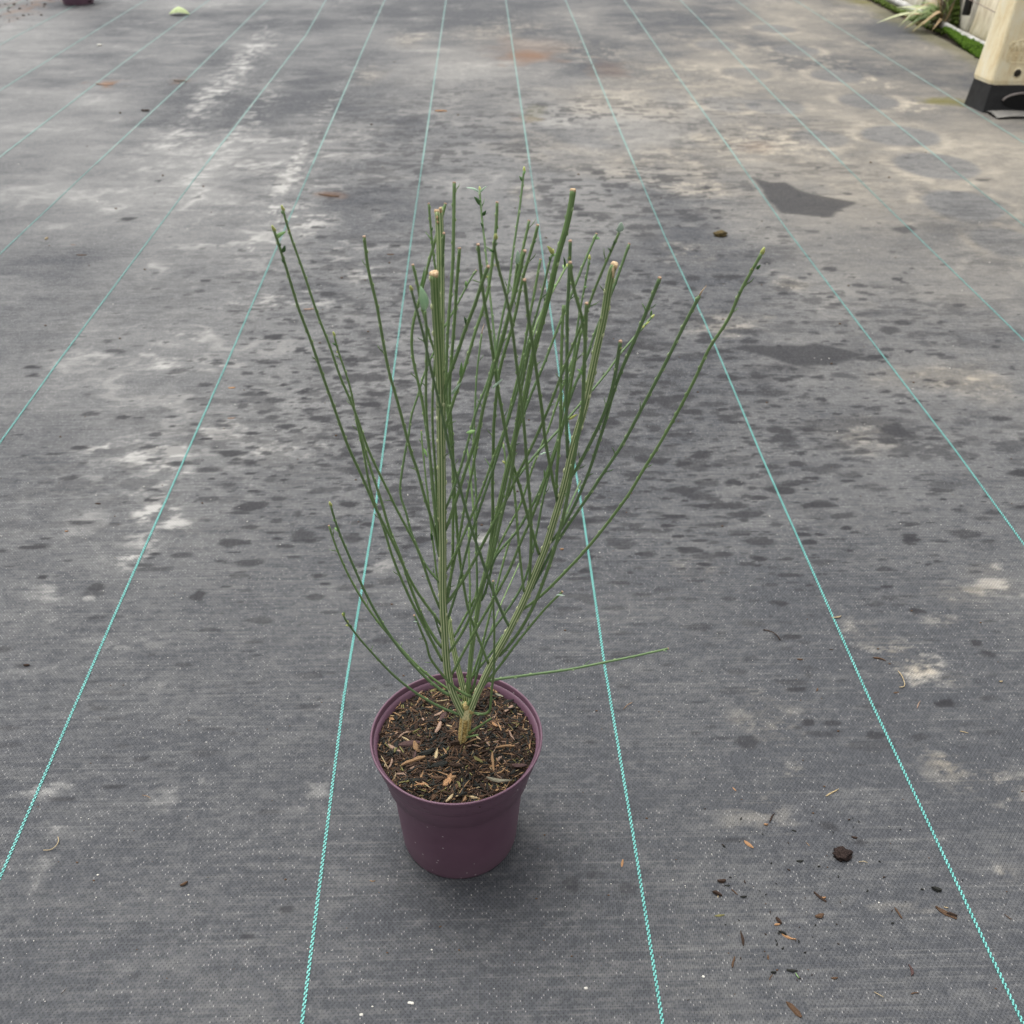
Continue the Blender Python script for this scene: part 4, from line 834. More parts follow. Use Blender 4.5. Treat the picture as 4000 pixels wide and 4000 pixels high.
 ('S38', [(2974, 990), (2937, 1058), (2890, 1140), (2842, 1257), (2776, 1345), (2730, 1449), (2688, 1531), (2648, 1608), (2558, 1765), (2499, 1855), (2473, 1907), (2381, 2033), (2290, 2146), (2199, 2243), (2108, 2334), (2070, 2362), (2035, 2385)], 7, 6, -.02, 'M2', 'bud'),
 ('S39', [(2268, 1878), (2248, 1925), (2228, 1972), (2207, 2016), (2190, 2068)], 3.8, 4.5, .04, 'S35', None),
 ('S40', [(2196, 2312), (2131, 2374), (2074, 2443), (2000, 2534), (1950, 2607), (1919, 2639), (1884, 2684), (1859, 2712), (1835, 2740), (1815, 2768)], 4.8, 6, -.02, 'T', 'cut'),
 ('S41', [(2609, 2534), (2473, 2565), (2359, 2588), (2222, 2616), (2091, 2633), (2000, 2646), (1930, 2654), (1885, 2666)], 4.5, 6, .05, 'M2', 'cut'),
 ('S42', [(1342, 2405), (1365, 2448), (1428, 2522), (1485, 2585), (1542, 2644), (1577, 2672), (1616, 2702), (1663, 2733), (1710, 2758), (1751, 2777), (1808, 2795)], 4.2, 5.5, -.03, 'T', 'bud'),
 ('S43', [(1291, 1974), (1319, 2067), (1365, 2175), (1422, 2306), (1467, 2391), (1507, 2460), (1550, 2520), (1585, 2565), (1622, 2603), (1663, 2649), (1698, 2681), (1740, 2709), (1765, 2718)], 4.8, 6.5, .00, 'M1', 'bud'),
 ('S44', [(1285, 2054), (1308, 2124), (1342, 2209), (1399, 2317), (1456, 2403), (1513, 2474), (1560, 2525), (1621, 2596), (1660, 2628), (1705, 2661), (1740, 2688), (1775, 2708), (1812, 2730)], 4.2, 5.5, .03, 'M0', 'cut'),
 ('S45', [(1618, 2404), (1632, 2433), (1650, 2479), (1665, 2510), (1678, 2570), (1689, 2585), (1712, 2616), (1740, 2650), (1777, 2688), (1803, 2705), (1840, 2722)], 4.5, 6, -.03, 'M2', 'cut'),
 ('S46', [(1693, 2391), (1700, 2420), (1712, 2454), (1728, 2500)], 3.5, 4.5, -.01, 'M1', None),
 ('S47', [(1926, 2270), (1927, 2316), (1928, 2381), (1931, 2446), (1931, 2523), (1930, 2588), (1928, 2640), (1924, 2670), (1919, 2716), (1914, 2780), (1900, 2791), (1882, 2791), (1835, 2782)], 4.2, 5.5, -.045, 'T', 'cut'),
 ('S48', [(1918, 2806), (1884, 2830), (1849, 2851), (1812, 2879)], 4, 6.5, -.03, 'T', 'dry'),
 ('S49', [(1866, 2871), (1840, 2876), (1812, 2884)], 4, 4.5, -.03, 'T', None),
 ('S50', [(1965, 2480), (1934, 2529), (1927, 2539), (1896, 2583), (1872, 2606), (1849, 2638), (1821, 2672)], 4.8, 5.2, .03, 'M0', None),
 ('S51', [(2301, 1012), (2295, 1066), (2279, 1143), (2264, 1221), (2252, 1300), (2245, 1368), (2233, 1446), (2215, 1520), (2198, 1600), (2184, 1690), (2172, 1750), (2155, 1810), (2139, 1880), (2121, 1940), (2111, 2008), (2093, 2096), (2083, 2140), (2065, 2215), (2047, 2283), (2024, 2318), (1998, 2360), (1970, 2402), (1934, 2446), (1905, 2488), (1885, 2534), (1875, 2588), (1865, 2627), (1857, 2666), (1840, 2710)], 4.5, 5.2, .12, 'M0', 'bud'),
 ('S52', [(1833, 2060), (1830, 2127), (1833, 2200), (1835, 2252), (1836, 2316), (1836, 2390), (1838, 2450), (1840, 2520)], 3.8, 4.8, .07, 'M3', None),
 ('S53', [(1882, 1304), (1875, 1355), (1870, 1394), (1862, 1459), (1858, 1536), (1855, 1614), (1850, 1692), (1850, 1752), (1852, 1800), (1855, 1842), (1860, 1920), (1862, 1980), (1860, 2062), (1860, 2114), (1861, 2192), (1865, 2252), (1863, 2320), (1857, 2420)], 4, 4.8, .11, 'M3', 'dry'),
 ('S54', [(1823, 1742), (1834, 1816), (1839, 1881), (1847, 1959), (1853, 2030), (1860, 2090)], 3.8, 4.5, .09, 'S53', None),
 ('S55', [(1646, 1682), (1647, 1713), (1652, 1765), (1660, 1829), (1668, 1920), (1676, 1972), (1681, 2036), (1689, 2101), (1699, 2179), (1704, 2226), (1711, 2285), (1724, 2340)], 3.5, 4.5, .05, 'M1', 'cut'),
 ('S56', [(2238, 1400), (2222, 1440), (2210, 1480), (2181, 1557), (2171, 1583), (2160, 1627), (2140, 1684), (2116, 1739), (2103, 1767), (2085, 1814), (2067, 1860), (2044, 1946), (2020, 2000), (1985, 2060), (1950, 2130), (1915, 2210), (1888, 2268), (1862, 2324), (1834, 2376), (1798, 2446), (1770, 2492)], 4.5, 5.2, .11, 'M4', 'cut'),
 ('S57', [(2272, 1290), (2258, 1345), (2245, 1420), (2232, 1490), (2222, 1560), (2205, 1640), (2190, 1700), (2181, 1739), (2163, 1790), (2147, 1816), (2140, 1855), (2121, 1907), (2103, 1950), (2083, 2010), (2067, 2049), (2044, 2091), (2021, 2148), (1999, 2213), (1976, 2252), (1945, 2311), (1924, 2347), (1893, 2399), (1870, 2441), (1842, 2490), (1818, 2531), (1795, 2580), (1766, 2632)], 6, 5.5, .00, 'M1', None),
 ('S58', [(2072, 1330), (2060, 1400), (2042, 1480), (2030, 1560), (2022, 1640), (2012, 1700), (2010, 1760), (2003, 1820), (1992, 1880), (1979, 1941), (1963, 1998), (1953, 2036), (1940, 2114), (1922, 2179), (1909, 2210), (1896, 2252), (1880, 2296), (1862, 2340), (1854, 2368), (1834, 2415), (1808, 2469), (1787, 2505), (1761, 2539), (1742, 2560)], 6.5, 6, -.05, 'M1', None),
 ('S59', [(1966, 1732), (1973, 1778), (1977, 1816), (1976, 1860)], 3.8, 4, .04, 'M3', 'cut'),
 ('S60', [(1994, 2107), (1975, 2160), (1963, 2213), (1947, 2265), (1937, 2309), (1919, 2381), (1904, 2433), (1888, 2510), (1873, 2562), (1849, 2627), (1832, 2680)], 4.2, 5, .07, 'M0', 'cut'),
 ('S61', [(2028, 2200), (2005, 2255), (1983, 2303), (1954, 2363), (1934, 2420), (1912, 2480)], 2.6, 3.4, .12, 'S60', None),
 ('S62', [(1998, 1760), (2003, 1840), (2008, 1907), (2015, 1959), (2018, 2023), (2023, 2088), (2028, 2140), (2034, 2205), (2042, 2265), (2046, 2310)], 5, 5.2, .03, 'M2', None),
]
matpick = {'S1': ta, 'S13': tc_, 'S14': tc_, 'S19': tc_, 'S28': ta, 'S6': tc_, 'S9': tc_, 'S5': tb, 'S18': tb, 'S16': tb, 'S53': tb, 'S27': tb, 'S36': tb, 'S51': tb, 'S29': tb, 'S58': ta, 'S45': ta, 'S10b': tc_, 'M1b': tc_}
for (n, pts, rt, rb, D, par, tp) in SL:
    stem(n, pts, rt, rb, D, par, tp, matpick.get(n))
for (n, px, py, rx, rz_) in [('M2', 2396, 1062, 5, 24), ('M2', 2407, 1042, 5, 9), ('M1b', 1708, 850, 4.5, 7), ('M1b', 1709, 868, 4, 6), ('M1b', 1722, 815, 7, 7)]:
    S = STEMS[n]; w = V(px, py, PYB + dy_at(n, px, py) - .003); k = depth(w) / F; mb = MB()
    mb.blob(w - plant_loc, (rx * k, rx * k, rz_ * k), int(px) % 7, .35, 10, 7); mb.build('torn_wood', M['cut'], S['obj'])
# leaves: (branch, base, tip, width in px, material)
for (n, b0, t0, w, mt, bend) in [
    ('S9', (1661, 1216), (1643, 1118), 36, 'leaf_big', .06), ('S10', (1692, 1185), (1690, 1128), 22, 'leaf_dark', .1), ('S28', (2418, 908), (2427, 868), 27, 'leaf_pale', .08), ('S23', (2019, 1033), (2022, 977), 19, 'leaf_pale', .08),
    ('S25', (2157, 992), (2137, 960), 17, 'bud', .1), ('S16', (1871, 752), (1820, 732), 8, 'leaf_pale', .25), ('S16', (1876, 750), (1901, 727), 8, 'leaf_pale', .15), ('S16', (1873, 800), (1852, 768), 15, 'leaf_dark', .1),
    ('S16', (1885, 842), (1899, 822), 13, 'leaf_dark', .1), ('S16', (1884, 888), (1877, 870), 9, 'leaf_dark', .1), ('S1', (1079, 930), (1118, 904), 16, 'leaf', .15), ('S1', (1104, 986), (1113, 958), 15, 'leaf_dark', .1), ('S1', (1110, 1030), (1098, 1012), 11, 'leaf_dark', .1),
    ('S19', (1858, 1682), (1822, 1690), 15, 'leaf', -.2), ('S14', (1762, 1542), (1801, 1494), 9, 'leaf_pale', .08), ('S14', (1797, 1472), (1803, 1413), 13, 'leaf', .05), ('S15', (1922, 1518), (1963, 1480), 9, 'leaf_pale', .05),
    ('S33', (2281, 1470), (2254, 1441), 13, 'leaf', .1), ('S36', (2222, 1640), (2257, 1617), 10, 'bud', .1), ('S53', (1852, 1797), (1852, 1771), 13, 'leaf_dark', .05), ('S55', (1688, 2112), (1681, 2082), 11, 'leaf_dark', .05), ('S55', (1654, 1750), (1669, 1786), 10, 'leaf', .05),
    ('S57', (2126, 1864), (2125, 1834), 8, 'leaf', .05), ('S35', (2522, 1223), (2508, 1184), 6, 'leaf', .1), ('S36', (2540, 1234), (2544, 1211), 10, 'leaf', .1), ('S38', (2955, 1052), (2972, 1034), 12, 'leaf_dark', .1), ('S38', (2888, 1152), (2882, 1138), 9, 'leaf_dark', .1),
    ('S42', (1344, 2406), (1340, 2388), 8, 'leaf', .1), ('S42', (1370, 2455), (1369, 2440), 8, 'leaf_dark', .1), ('S27', (2325, 930), (2343, 934), 13, 'leaf_dark', .1), ('S26', (2206, 1046), (2201, 1002), 9, 'leaf_dark', .1), ('S28', (2395, 962), (2399, 938), 13, 'leaf_dark', .1),
    ('S28', (2385, 985), (2373, 968), 9, 'leaf_dark', .1), ('S17', (1930, 985), (1908, 978), 10, 'leaf_dark', .1), ('S13', (1822, 1270), (1813, 1236), 12, 'leaf_dark', .05), ('S40', (2172, 2325), (2206, 2327), 5, 'leaf_pale', .2), ('S45', (1628, 2432), (1614, 2428), 5, 'leaf_pale', .3),
    ('S7', (1632, 1160), (1660, 1040), 9, 'leaf', .1), ('S10b', (1688, 945), (1660, 905), 5, 'leaf', .1), ('S19', (1915, 1845), (1893, 1788), 5, 'leaf', .2), ('S29', (2107, 1777), (2154, 1762), 5, 'leaf_pale', .1), ('S24', (1735, 1690), (1741, 1655), 14, 'leaf_dark', .1)]:
    S = STEMS[n]; d = dy_at(n, *b0); base = V(*b0, PYB + d); tip = V(*t0, PYB + d - 0.004); wd = w * depth(base) / F
    cd = np.array([0, 0, CAM_H]) - base; cd /= np.linalg.norm(cd); cd = cd + np.array([.25, 0, .35])
    lm = MB(); lm.leaf(base - plant_loc, tip - plant_loc, wd, cd, bend, .18, blunt=.8); lm.build('leaf', M[mt], S['obj'])

# small leaflets just opening at the uncut tips
rt = random.Random(31)
for (n, pts, r1, r2, D, par, tp) in SL:
    if tp == 'bud' or (tp == 'cut' and rt.random() < .35):
        S = STEMS[n]; W = S['W']; m = len(W)
        for q in range(2 if tp == 'bud' else 1):
            i = max(2, m - 1 - rt.randint(1, 7)); b0 = W[i]; t = W[i] - W[i - 1]; t /= np.linalg.norm(t); px_m = depth(b0) / F
            sd = np.array([rt.uniform(-1, 1), rt.uniform(-1, .3), rt.uniform(-.3, .8)]); sd -= t * sd.dot(t); sd /= np.linalg.norm(sd)
            L_ = rt.uniform(14, 26) * px_m; tip = b0 + (t * .75 + sd * .65) * L_; cd = np.array([0, 0, CAM_H]) - b0; cd /= np.linalg.norm(cd)
            lm = MB(); lm.leaf(b0 - plant_loc, tip - plant_loc, rt.uniform(6, 11) * px_m, cd + np.array([0, 0, .4]), .12, .2, blunt=.9); lm.build('leaf', M[rt.choice(['leaf', 'leaf_dark', 'leaf', 'bud'])], S['obj'])

# ------------------------------------------------------------------ bits lying on the fabric
def lay(px, py, rpx, kind='block', col='bark_dark', ang=0.0, wide=1.0, label=None, cat='debris', group=None, name='bark_fragment', lift=None, var=0, squash=1.0):
    c = G(px, py); L = 2 * rpx * depth(c) / F
    o = bpy.data.objects.new(name, chip(kind, col, var)); COL.objects.link(o)
    z = float(ground_z(c[0], c[1])) + 0.0045
    hz = {'sliver': .03, 'flake': .04, 'block': .13}[kind] * L * wide * squash
    o.location = (c[0], c[1], z + hz + (lift or 0)); o.scale = (L, L * wide, L * wide * squash); o.rotation_euler = (random.uniform(-.2, .2), random.uniform(-.05, .05), math.radians(ang))
    tag(o, label, cat, group); return o
M['stone'] = simple('pale_grit', (0.45, 0.43, 0.38), (0.70, 0.68, 0.62), 300, .8, .2)
# the big clod
def clod(px, py, rp, c1, c2, lab):
    c = G(px, py); k = rp * depth(c) / F; mb = MB()
    r = random.Random(4)
    mb.blob((0, 0, k * .28), (k * .95, k * .72, k * .42), 4, .35, 28, 18)
    for i in range(26):
        a = r.uniform(0, 6.28); q = r.uniform(.3, 1.05); s = k * r.uniform(.10, .26)
        mb.blob((math.cos(a) * k * .85 * q, math.sin(a) * k * .62 * q, max(.0008, k * .38 * (1 - q * q * .8))), (s, s * .9, s * .7), i, .4, 8, 6)
    o = mb.build('soil_clod', simple('clod_earth', c1, c2, 260, .95, 1.0, .004, .2), None, loc=(c[0], c[1], float(ground_z(c[0], c[1])) + .004))
    tag(o, lab, 'soil clod')
clod(3285, 3350, 38, (0.012, 0.008, 0.007), (0.042, 0.028, 0.024), 'largest dark brown lump of soil on the fabric right of the pot')
clod(2812, 925, 27, (0.06, 0.045, 0.02), (0.15, 0.115, 0.055), 'olive brown clump of soil behind the plant on the right')
r26 = lambda x, y: (2600 + x / 1.38, 3000 + y / 1.38)
for (x, y, r, kd, col, a, w, lb) in [
    (1452, 667, 17, 'block', 'bark_black', -20, 1.1, 'black soil nugget beside the right hand cyan thread'),
    (1505, 792, 38, 'flake', 'bark_brown', -38, .8, 'frayed brown bark piece just left of the right cyan thread'),
    (1535, 806, 18, 'block', 'bark_dark', -20, .8, 'dark crumb stuck to the frayed bark piece'),
    (1506, 764, 8, 'flake', 'bark_straw', -20, .8, 'pale straw flake above the frayed bark piece'),
    (1250, 797, 22, 'sliver', 'bark_brown', -75, 1.3, 'thin curled brown twig left of the frayed bark piece'),
    (825, 808, 17, 'flake', 'bark_brown', 15, 1.6, 'flat reddish brown flake among the scattered crumbs'),
    (828, 708, 26, 'flake', 'bark_dark', -50, .7, 'dark bark strip with a small tan tip below the clod'),
    (848, 712, 8, 'block', 'bark_orange', 0, 1., 'small tan nub at the end of a dark bark strip'),
    (606, 838, 14, 'block', 'bark_dark', -60, 1., 'dark crumb above a bright orange brown chip'),
    (597, 858, 11, 'flake', 'bark_orange', 8, 1., 'orange brown chip touching a dark crumb'),
    (625, 905, 15, 'block', 'bark_black', -30, .8, 'black crumb below the orange brown chip'),
    (655, 915, 30, 'sliver', 'bark_orange', -38, 1.2, 'forked tan splinter lying on a black crumb'),
    (445, 426, 20, 'flake', 'bark_orange', -48, .8, 'orange bark chip left of the clod'),
    (368, 128, 9, 'flake', 'bark_orange', -60, 1., 'small orange chip above the scatter of crumbs'),
    (893, 147, 31, 'sliver', 'bark_straw', 28, .7, 'long pale straw piece above the soil clod'),
    (570, 283, 24, 'sliver', 'bark_dark', 55, .8, 'thin dark twig above the small red crumb'),
    (537, 318, 8, 'block', 'bark_orange', 0, 1., 'small red brown crumb below a thin dark twig'),
    (298, 622, 15, 'block', 'bark_dark', 0, 1., 'rounded dark crumb at the left of the scatter'),
    (328, 648, 11, 'flake', 'bark_black', 0, .8, 'flat black crumb beside the rounded dark crumb'),
    (275, 694, 18, 'block', 'bark_dark', -30, .9, 'dark crumb crossed by a pale splinter'),
    (281, 697, 12, 'sliver', 'bark_straw', 70, 1., 'pale splinter across a dark crumb'),
    (368, 682, 14, 'sliver', 'bark_brown', -50, 1.2, 'short brown splinter right of the pale splinter'),
    (416, 708, 11, 'block', 'bark_black', 0, .8, 'ragged black crumb right of the short brown splinter'),
    (287, 808, 18, 'flake', 'bark_olive', 5, .7, 'two toned bark chip at the lower left of the scatter'),
    (407, 932, 28, 'sliver', 'bark_dark', 88, 1.1, 'upright dark sliver below the scatter'),
    (362, 1060, 22, 'sliver', 'bark_brown', 65, 1.4, 'brown hooked splinter near the bottom of the picture'),
    (548, 1034, 10, 'flake', 'bark_brown', 80, 1., 'small brown flake right of the hooked splinter'),
    (576, 1115, 10, 'block', 'bark_black', 0, 1., 'black crumb at the head of a short brown stalk'),
    (563, 1140, 14, 'sliver', 'bark_brown', 50, 1., 'short brown stalk below a black crumb'),
    (678, 1104, 20, 'flake', 'bark_black', -5, .8, 'smooth black bark flake low in the scatter'),
    (906, 1144, 12, 'flake', 'bark_brown', 0, 1., 'stubby brown chip right of the smooth black flake'),
    (685, 1317, 34, 'flake', 'bark_brown', -55, .9, 'long fibrous brown bark piece at the bottom edge'),
    (1312, 1105, 22, 'sliver', 'bark_purple', 80, 1.6, 'faint purplish splinter low on the right'),
    (1338, 1230, 16, 'sliver', 'bark_brown', 5, 1.2, 'thin brown splinter low on the right'),
    (1840, 815, 16, 'sliver', 'bark_brown', -50, .8, 'thin brown needle right of the right hand cyan thread'),
    (1012, 388, 10, 'block', 'bark_dark', -20, .9, 'small brown crumb just above the soil clod'),
    (720, 514, 13, 'flake', 'bark_black', 0, 1., 'flat black flake left of the soil clod'),
    (688, 352, 9, 'flake', 'bark_black', -20, 1., 'small black flake above and left of the clod'),
    (762, 425, 8, 'sliver', 'bark_tan', -60, 1.2, 'tiny tan splinter between flake and clod')]:
    px, py = r26(x, y); lay(px, py, r * 1.1, kd, col, a, w, lb, 'debris', 'bark and soil crumbs scattered right of the pot', var=int(x) % 3)
for (px, py, r, kd, col, a, w, lb, cat, nm) in [
    (722, 3463, 15, 'block', 'bark_brown', 30, .9, 'single brown crumb on the fabric left of the pot', 'debris', 'bark_fragment'),
    (2430, 3383, 17, 'flake', 'bark_orange', 76, .8, 'upright orange chip just left of the middle cyan thread', 'debris', 'bark_fragment'),
    (1456, 3449, 11, 'sliver', 'bark_tan', -5, 1.4, 'tiny tan splinter below left of the pot', 'debris', 'bark_fragment'),
    (3265, 2419, 21, 'sliver', 'bark_straw', 12, 1.1, 'cream splinter lying across a cyan thread', 'debris', 'bark_fragment'),
    (3432, 2585, 24, 'sliver', 'bark_brown', -22, 1.3, 'reddish brown stick beside the sandy patch', 'debris', 'bark_fragment'),
    (3123, 2584, 12, 'flake', 'bark_brown', -10, .9, 'small reddish brown chip left of the cyan thread', 'debris', 'bark_fragment'),
    (3245, 2546, 8, 'flake', 'bark_dark', -10, .9, 'tiny dark chip close to the cyan thread', 'debris', 'bark_fragment'),
    (3189, 2703, 10, 'flake', 'bark_brown', 60, .9, 'small rust brown flake above the damp spots', 'debris', 'bark_fragment'),
    (3497, 2714, 12, 'flake', 'bark_brown', 10, .9, 'brown chip below the pale curled root', 'debris', 'bark_fragment'),
    (3585, 2762, 24, 'sliver', 'bark_pink', 55, .6, 'thin pinkish twig right of the brown chip', 'debris', 'bark_fragment'),
    (3762, 2870, 16, 'sliver', 'bark_straw', -20, .9, 'pale straw bit near the right edge', 'debris', 'bark_fragment'),
    (3905, 2672, 7, 'block', 'bark_straw', 0, 1., 'tiny cream crumb near the right edge', 'debris', 'bark_fragment'),
    (1722, 440, 24, 'flake', 'bark_orange', 8, .9, 'curled orange brown leaf scrap behind the plant', 'dead leaf', 'dead_leaf'),
    (1525, 1001, 15, 'flake', 'bark_brown', 0, .8, 'small brown flake behind the left stems', 'debris', 'bark_fragment'),
    (385, 1975, 11, 'flake', 'bark_dark', 0, .9, 'tiny dark fleck on the left among the white streaks', 'debris', 'bark_fragment'),
    (263, 2083, 7, 'block', 'bark_orange', 0, .9, 'tiny tan crumb far left', 'debris', 'bark_fragment'),
    (108, 2608, 12, 'block', 'bark_dark', 0, .9, 'dark crumb near the left edge', 'debris', 'bark_fragment'),
    (183, 940, 10, 'block', 'bark_straw', 80, .9, 'small cream crumb far up on the left', 'debris', 'bark_fragment'),
    (288, 963, 9, 'flake', 'bark_pink', 0, .9, 'small pinkish flake far up on the left', 'debris', 'bark_fragment'),
    (320, 1003, 20, 'flake', 'bark_brown', 0, .7, 'flat brown crumb of soil far up on the left', 'debris', 'bark_fragment'),
    (705, 323, 26, 'flake', 'bark_brown', -8, .7, 'brown leaf scrap lying on a far cyan thread', 'dead leaf', 'dead_leaf'),
    (410, 335, 34, 'flake', 'bark_pink', -5, .7, 'pinkish brown scrap with crumbs far up on the left', 'dead leaf', 'dead_leaf'),
    (1208, 1214, 20, 'flake', 'bark_pink', 8, .9, 'pale pink flake behind the leftmost stem', 'debris', 'bark_fragment'),
    (1285, 770, 42, 'flake', 'bark_brown', -14, .5, 'reddish brown dead leaf behind the left stems', 'dead leaf', 'dead_leaf'),
    (907, 1522, 14, 'flake', 'bark_orange', 0, .9, 'small orange flake left of the shrub', 'debris', 'bark_fragment'),
    (905, 1640, 15, 'flake', 'bark_pink', 10, .7, 'small pinkish fibre bundle left of the shrub', 'debris', 'bark_fragment'),
    (570, 440, 16, 'block', 'bark_dark', 0, .8, 'dark crumb far up on the left', 'debris', 'bark_fragment')]:
    if lb: lay(px, py, r, kd, col, a, w, lb, cat, None, nm, var=int(px) % 3)
lay(2194, 2155, 7, 'block', 'bark_orange', 0, 1, 'small red brown crumb between the stems and the middle cyan thread')
# curled roots and fibres
def fibre(pts, rpx, col, label, name='dry_root', cat='dead root'):
    W = [G(*p) for p in pts]; c = W[0]; mb = MB()
    P = [w - c + np.array([0, 0, .0012 + .0012 * abs(math.sin(i * 2.1))]) for i, w in enumerate(catmull([tuple(w) for w in W], .004) if False else W)]
    P = catmull([tuple(p) for p in P], .003)
    mb.tube(P, [rpx * depth(c) / F] * len(P), 6)
    o = mb.build(name, M[col], None, loc=(c[0], c[1], .004)); tag(o, label, cat)
fibre([(3505, 2632), (3520, 2655), (3530, 2685), (3528, 2692), (3510, 2697)], 1.7, 'bark_straw', 'pale curled dry root on the fabric beside the sandy patch')
fibre([(231, 3280), (234, 3300), (222, 3320), (200, 3331), (175, 3334)], 1.6, 'bark_straw', 'thin pale hooked root near the left edge')
fibre([(2980, 2470), (3005, 2478), (3030, 2492), (3045, 2510)], 2.0, 'bark_dark', 'dark curved twig left of the right hand cyan thread', 'twig', 'twig')
fibre([(245, 3894), (255, 3885), (266, 3875)], 1.4, 'bark_dark', 'short dark needle near the bottom left corner', 'twig', 'twig')
fibre([(2435, 2780), (2450, 2766), (2468, 2757)], 1.2, 'bark_tan', 'thin tan hair like root right of the pot')
fibre([(3350, 3378), (3370, 3377), (3384, 3383)], 1.3, 'bark_straw', 'thin pale root just below the soil clod')
fibre([(560, 3117), (575, 3121), (592, 3130)], 1.2, 'bark_tan', 'thin straight tan fibre left of the pot')
fibre([(3410, 3885), (3428, 3898), (3446, 3908)], 1.4, 'bark_straw', 'thin white fibre near the bottom right')
fibre([(3105, 3812), (3108, 3822), (3117, 3833)], 1.6, 'leaf', 'tiny green stalk near the bottom of the scatter', 'twig', 'twig')
# loose crumbs that nothing tells apart
crumb_me = chip('block', 'bark_black', 5)
for k in range(70):
    while True:
        px, py = random.gauss(3130, 230), random.gauss(3520, 190)
        if 2650 < px < 3900 and 3050 < py < 3980: break
    lay(px, py, random.choice([3, 3, 4, 4, 5, 6]), 'block', random.choice(['bark_black', 'bark_black', 'bark_dark']), random.uniform(0, 180), 1.1,
        'tiny black soil crumb in the scatter right of the pot', 'soil crumb', 'tiny soil crumbs right of the pot', 'soil_crumb', var=5)
# fine pale grit and dark dust all over: uncountable
mb = MB(); md = MB()
for k in range(620):
    px, py = random.uniform(-50, 4050), 600 + 3400 * random.random() ** .7; c = G(px, py); s = random.choice([1.0, 1.0, 1.2, 1.5, 1.5, 2.0, 2.6]) * depth(c) / F
    mb.blob((c[0], c[1], float(ground_z(c[0], c[1])) + .004 + s * .4), (s, s * .8, s * .6), k % 9, .3, 6, 4)
for (px, py, r) in [(1611, 3928, 8), (1600, 3926, 7), (1456, 3940, 4), (1412, 3972, 7), (2287, 3870, 7), (1687, 3719, 4), (390, 182, 11), (3430, 3535, 4), (2745, 3824, 6), (385, 3426, 5), (739, 3504, 4), (2627, 3447, 3)]:
    c = G(px, py); s = r * depth(c) / F; mb.blob((c[0], c[1], float(ground_z(c[0], c[1])) + .004 + s * .25), (s, s * .8, s * .35), r, .3, 8, 5)
for k in range(260):
    px, py = random.uniform(-50, 4050), 200 + 3700 * random.random() ** .8; c = G(px, py); s = random.choice([1.5, 2, 2.6, 4]) * depth(c) / F
    md.blob((c[0], c[1], float(ground_z(c[0], c[1])) + .004 + s * .4), (s * 1.3, s * .8, s * .6), k % 9, .3, 6, 4)
tag(mb.build('pale_grit', M['stone']), 'tiny pale specks of grit strewn over the fabric', kind='stuff')
tag(md.build('dark_grit', M['bark_brown']), 'tiny brown crumbs strewn over the fabric', kind='stuff')
# crumbs of spilt compost at the top left
mt = MB()
for k in range(60):
    px, py = random.gauss(40, 80), random.gauss(25, 40); c = G(px, max(-40, py)); s = random.choice([2, 3, 4, 6]) * depth(c) / F
    mt.blob((c[0], c[1], .005), (s * 1.2, s, s * .6), k % 9, .35, 6, 4)
tag(mt.build('spilt_compost', M['bark_dark'], smooth=False), 'spilt brown compost crumbs in the far left corner', kind='stuff')
# pale green curled leaf far off
def big_leaf():
    c = G(703, 62); d = depth(c) / F; root = empty('fallen_leaf', (c[0], c[1], .004)); tag(root, 'pale green curled leaf lying on the fabric far up on the left', 'leaf')
    mb = MB(); n = 12; v = []; f = []
    for i in range(n + 1):
        u = i / n; x = (u - .5) * 78 * d; w = math.sin(math.pi * min(1, max(0.02, u))) ** .6
        for k in range(7):
            q = k / 6 - .5; a = q * 2.4
            v.append((x, math.sin(a) * w * 26 * d, .004 + (math.cos(a) * w * 30 * d) * (0.9 - .5 * abs(u - .5))))
    for i in range(n):
        for k in range(6): a = i * 7 + k; f.append((a, a + 1, a + 8, a + 7))
    m = len(v); v += [(x, y * .96, z - .0012) for x, y, z in v]; f += [tuple(reversed([q + m for q in p])) for p in f]
    mb.add(v, f); mb.build('leaf_blade', simple('yellow_green_leaf', (0.36, 0.46, 0.20), (0.55, 0.62, 0.34), 40, .6, .2), root)
big_leaf()

# ------------------------------------------------------------------ pots standing far off on the left
for i, (px, py, lb) in enumerate([(290, 25, 'purple plastic pot far off at the top left edge of the picture')]):
    c = G(px, py); sc = 1.28
    p = pot('plant_pot', (c[0], c[1] + PR * .7 * sc, .0035), lb, 'purple plastic pots', 0.5); p.scale = (sc, sc, sc)
    hb = MB()                                         # drain hole seen on the foot
    a = math.radians(-52)
    hb.box((PR * .705 * math.cos(a), PR * .705 * math.sin(a), .012), (.003, .022, .007), a)
    hb.build('drain_hole', simple('hole_dark', (0.012, 0.008, 0.01), (0.02, .012, .015), 50, .9, 0), p)
    sf = MB(); sf.lathe([(0, PH - .018), (PR * .93, PH - .02)], 48); sf.build('compost', M['soil'], p)

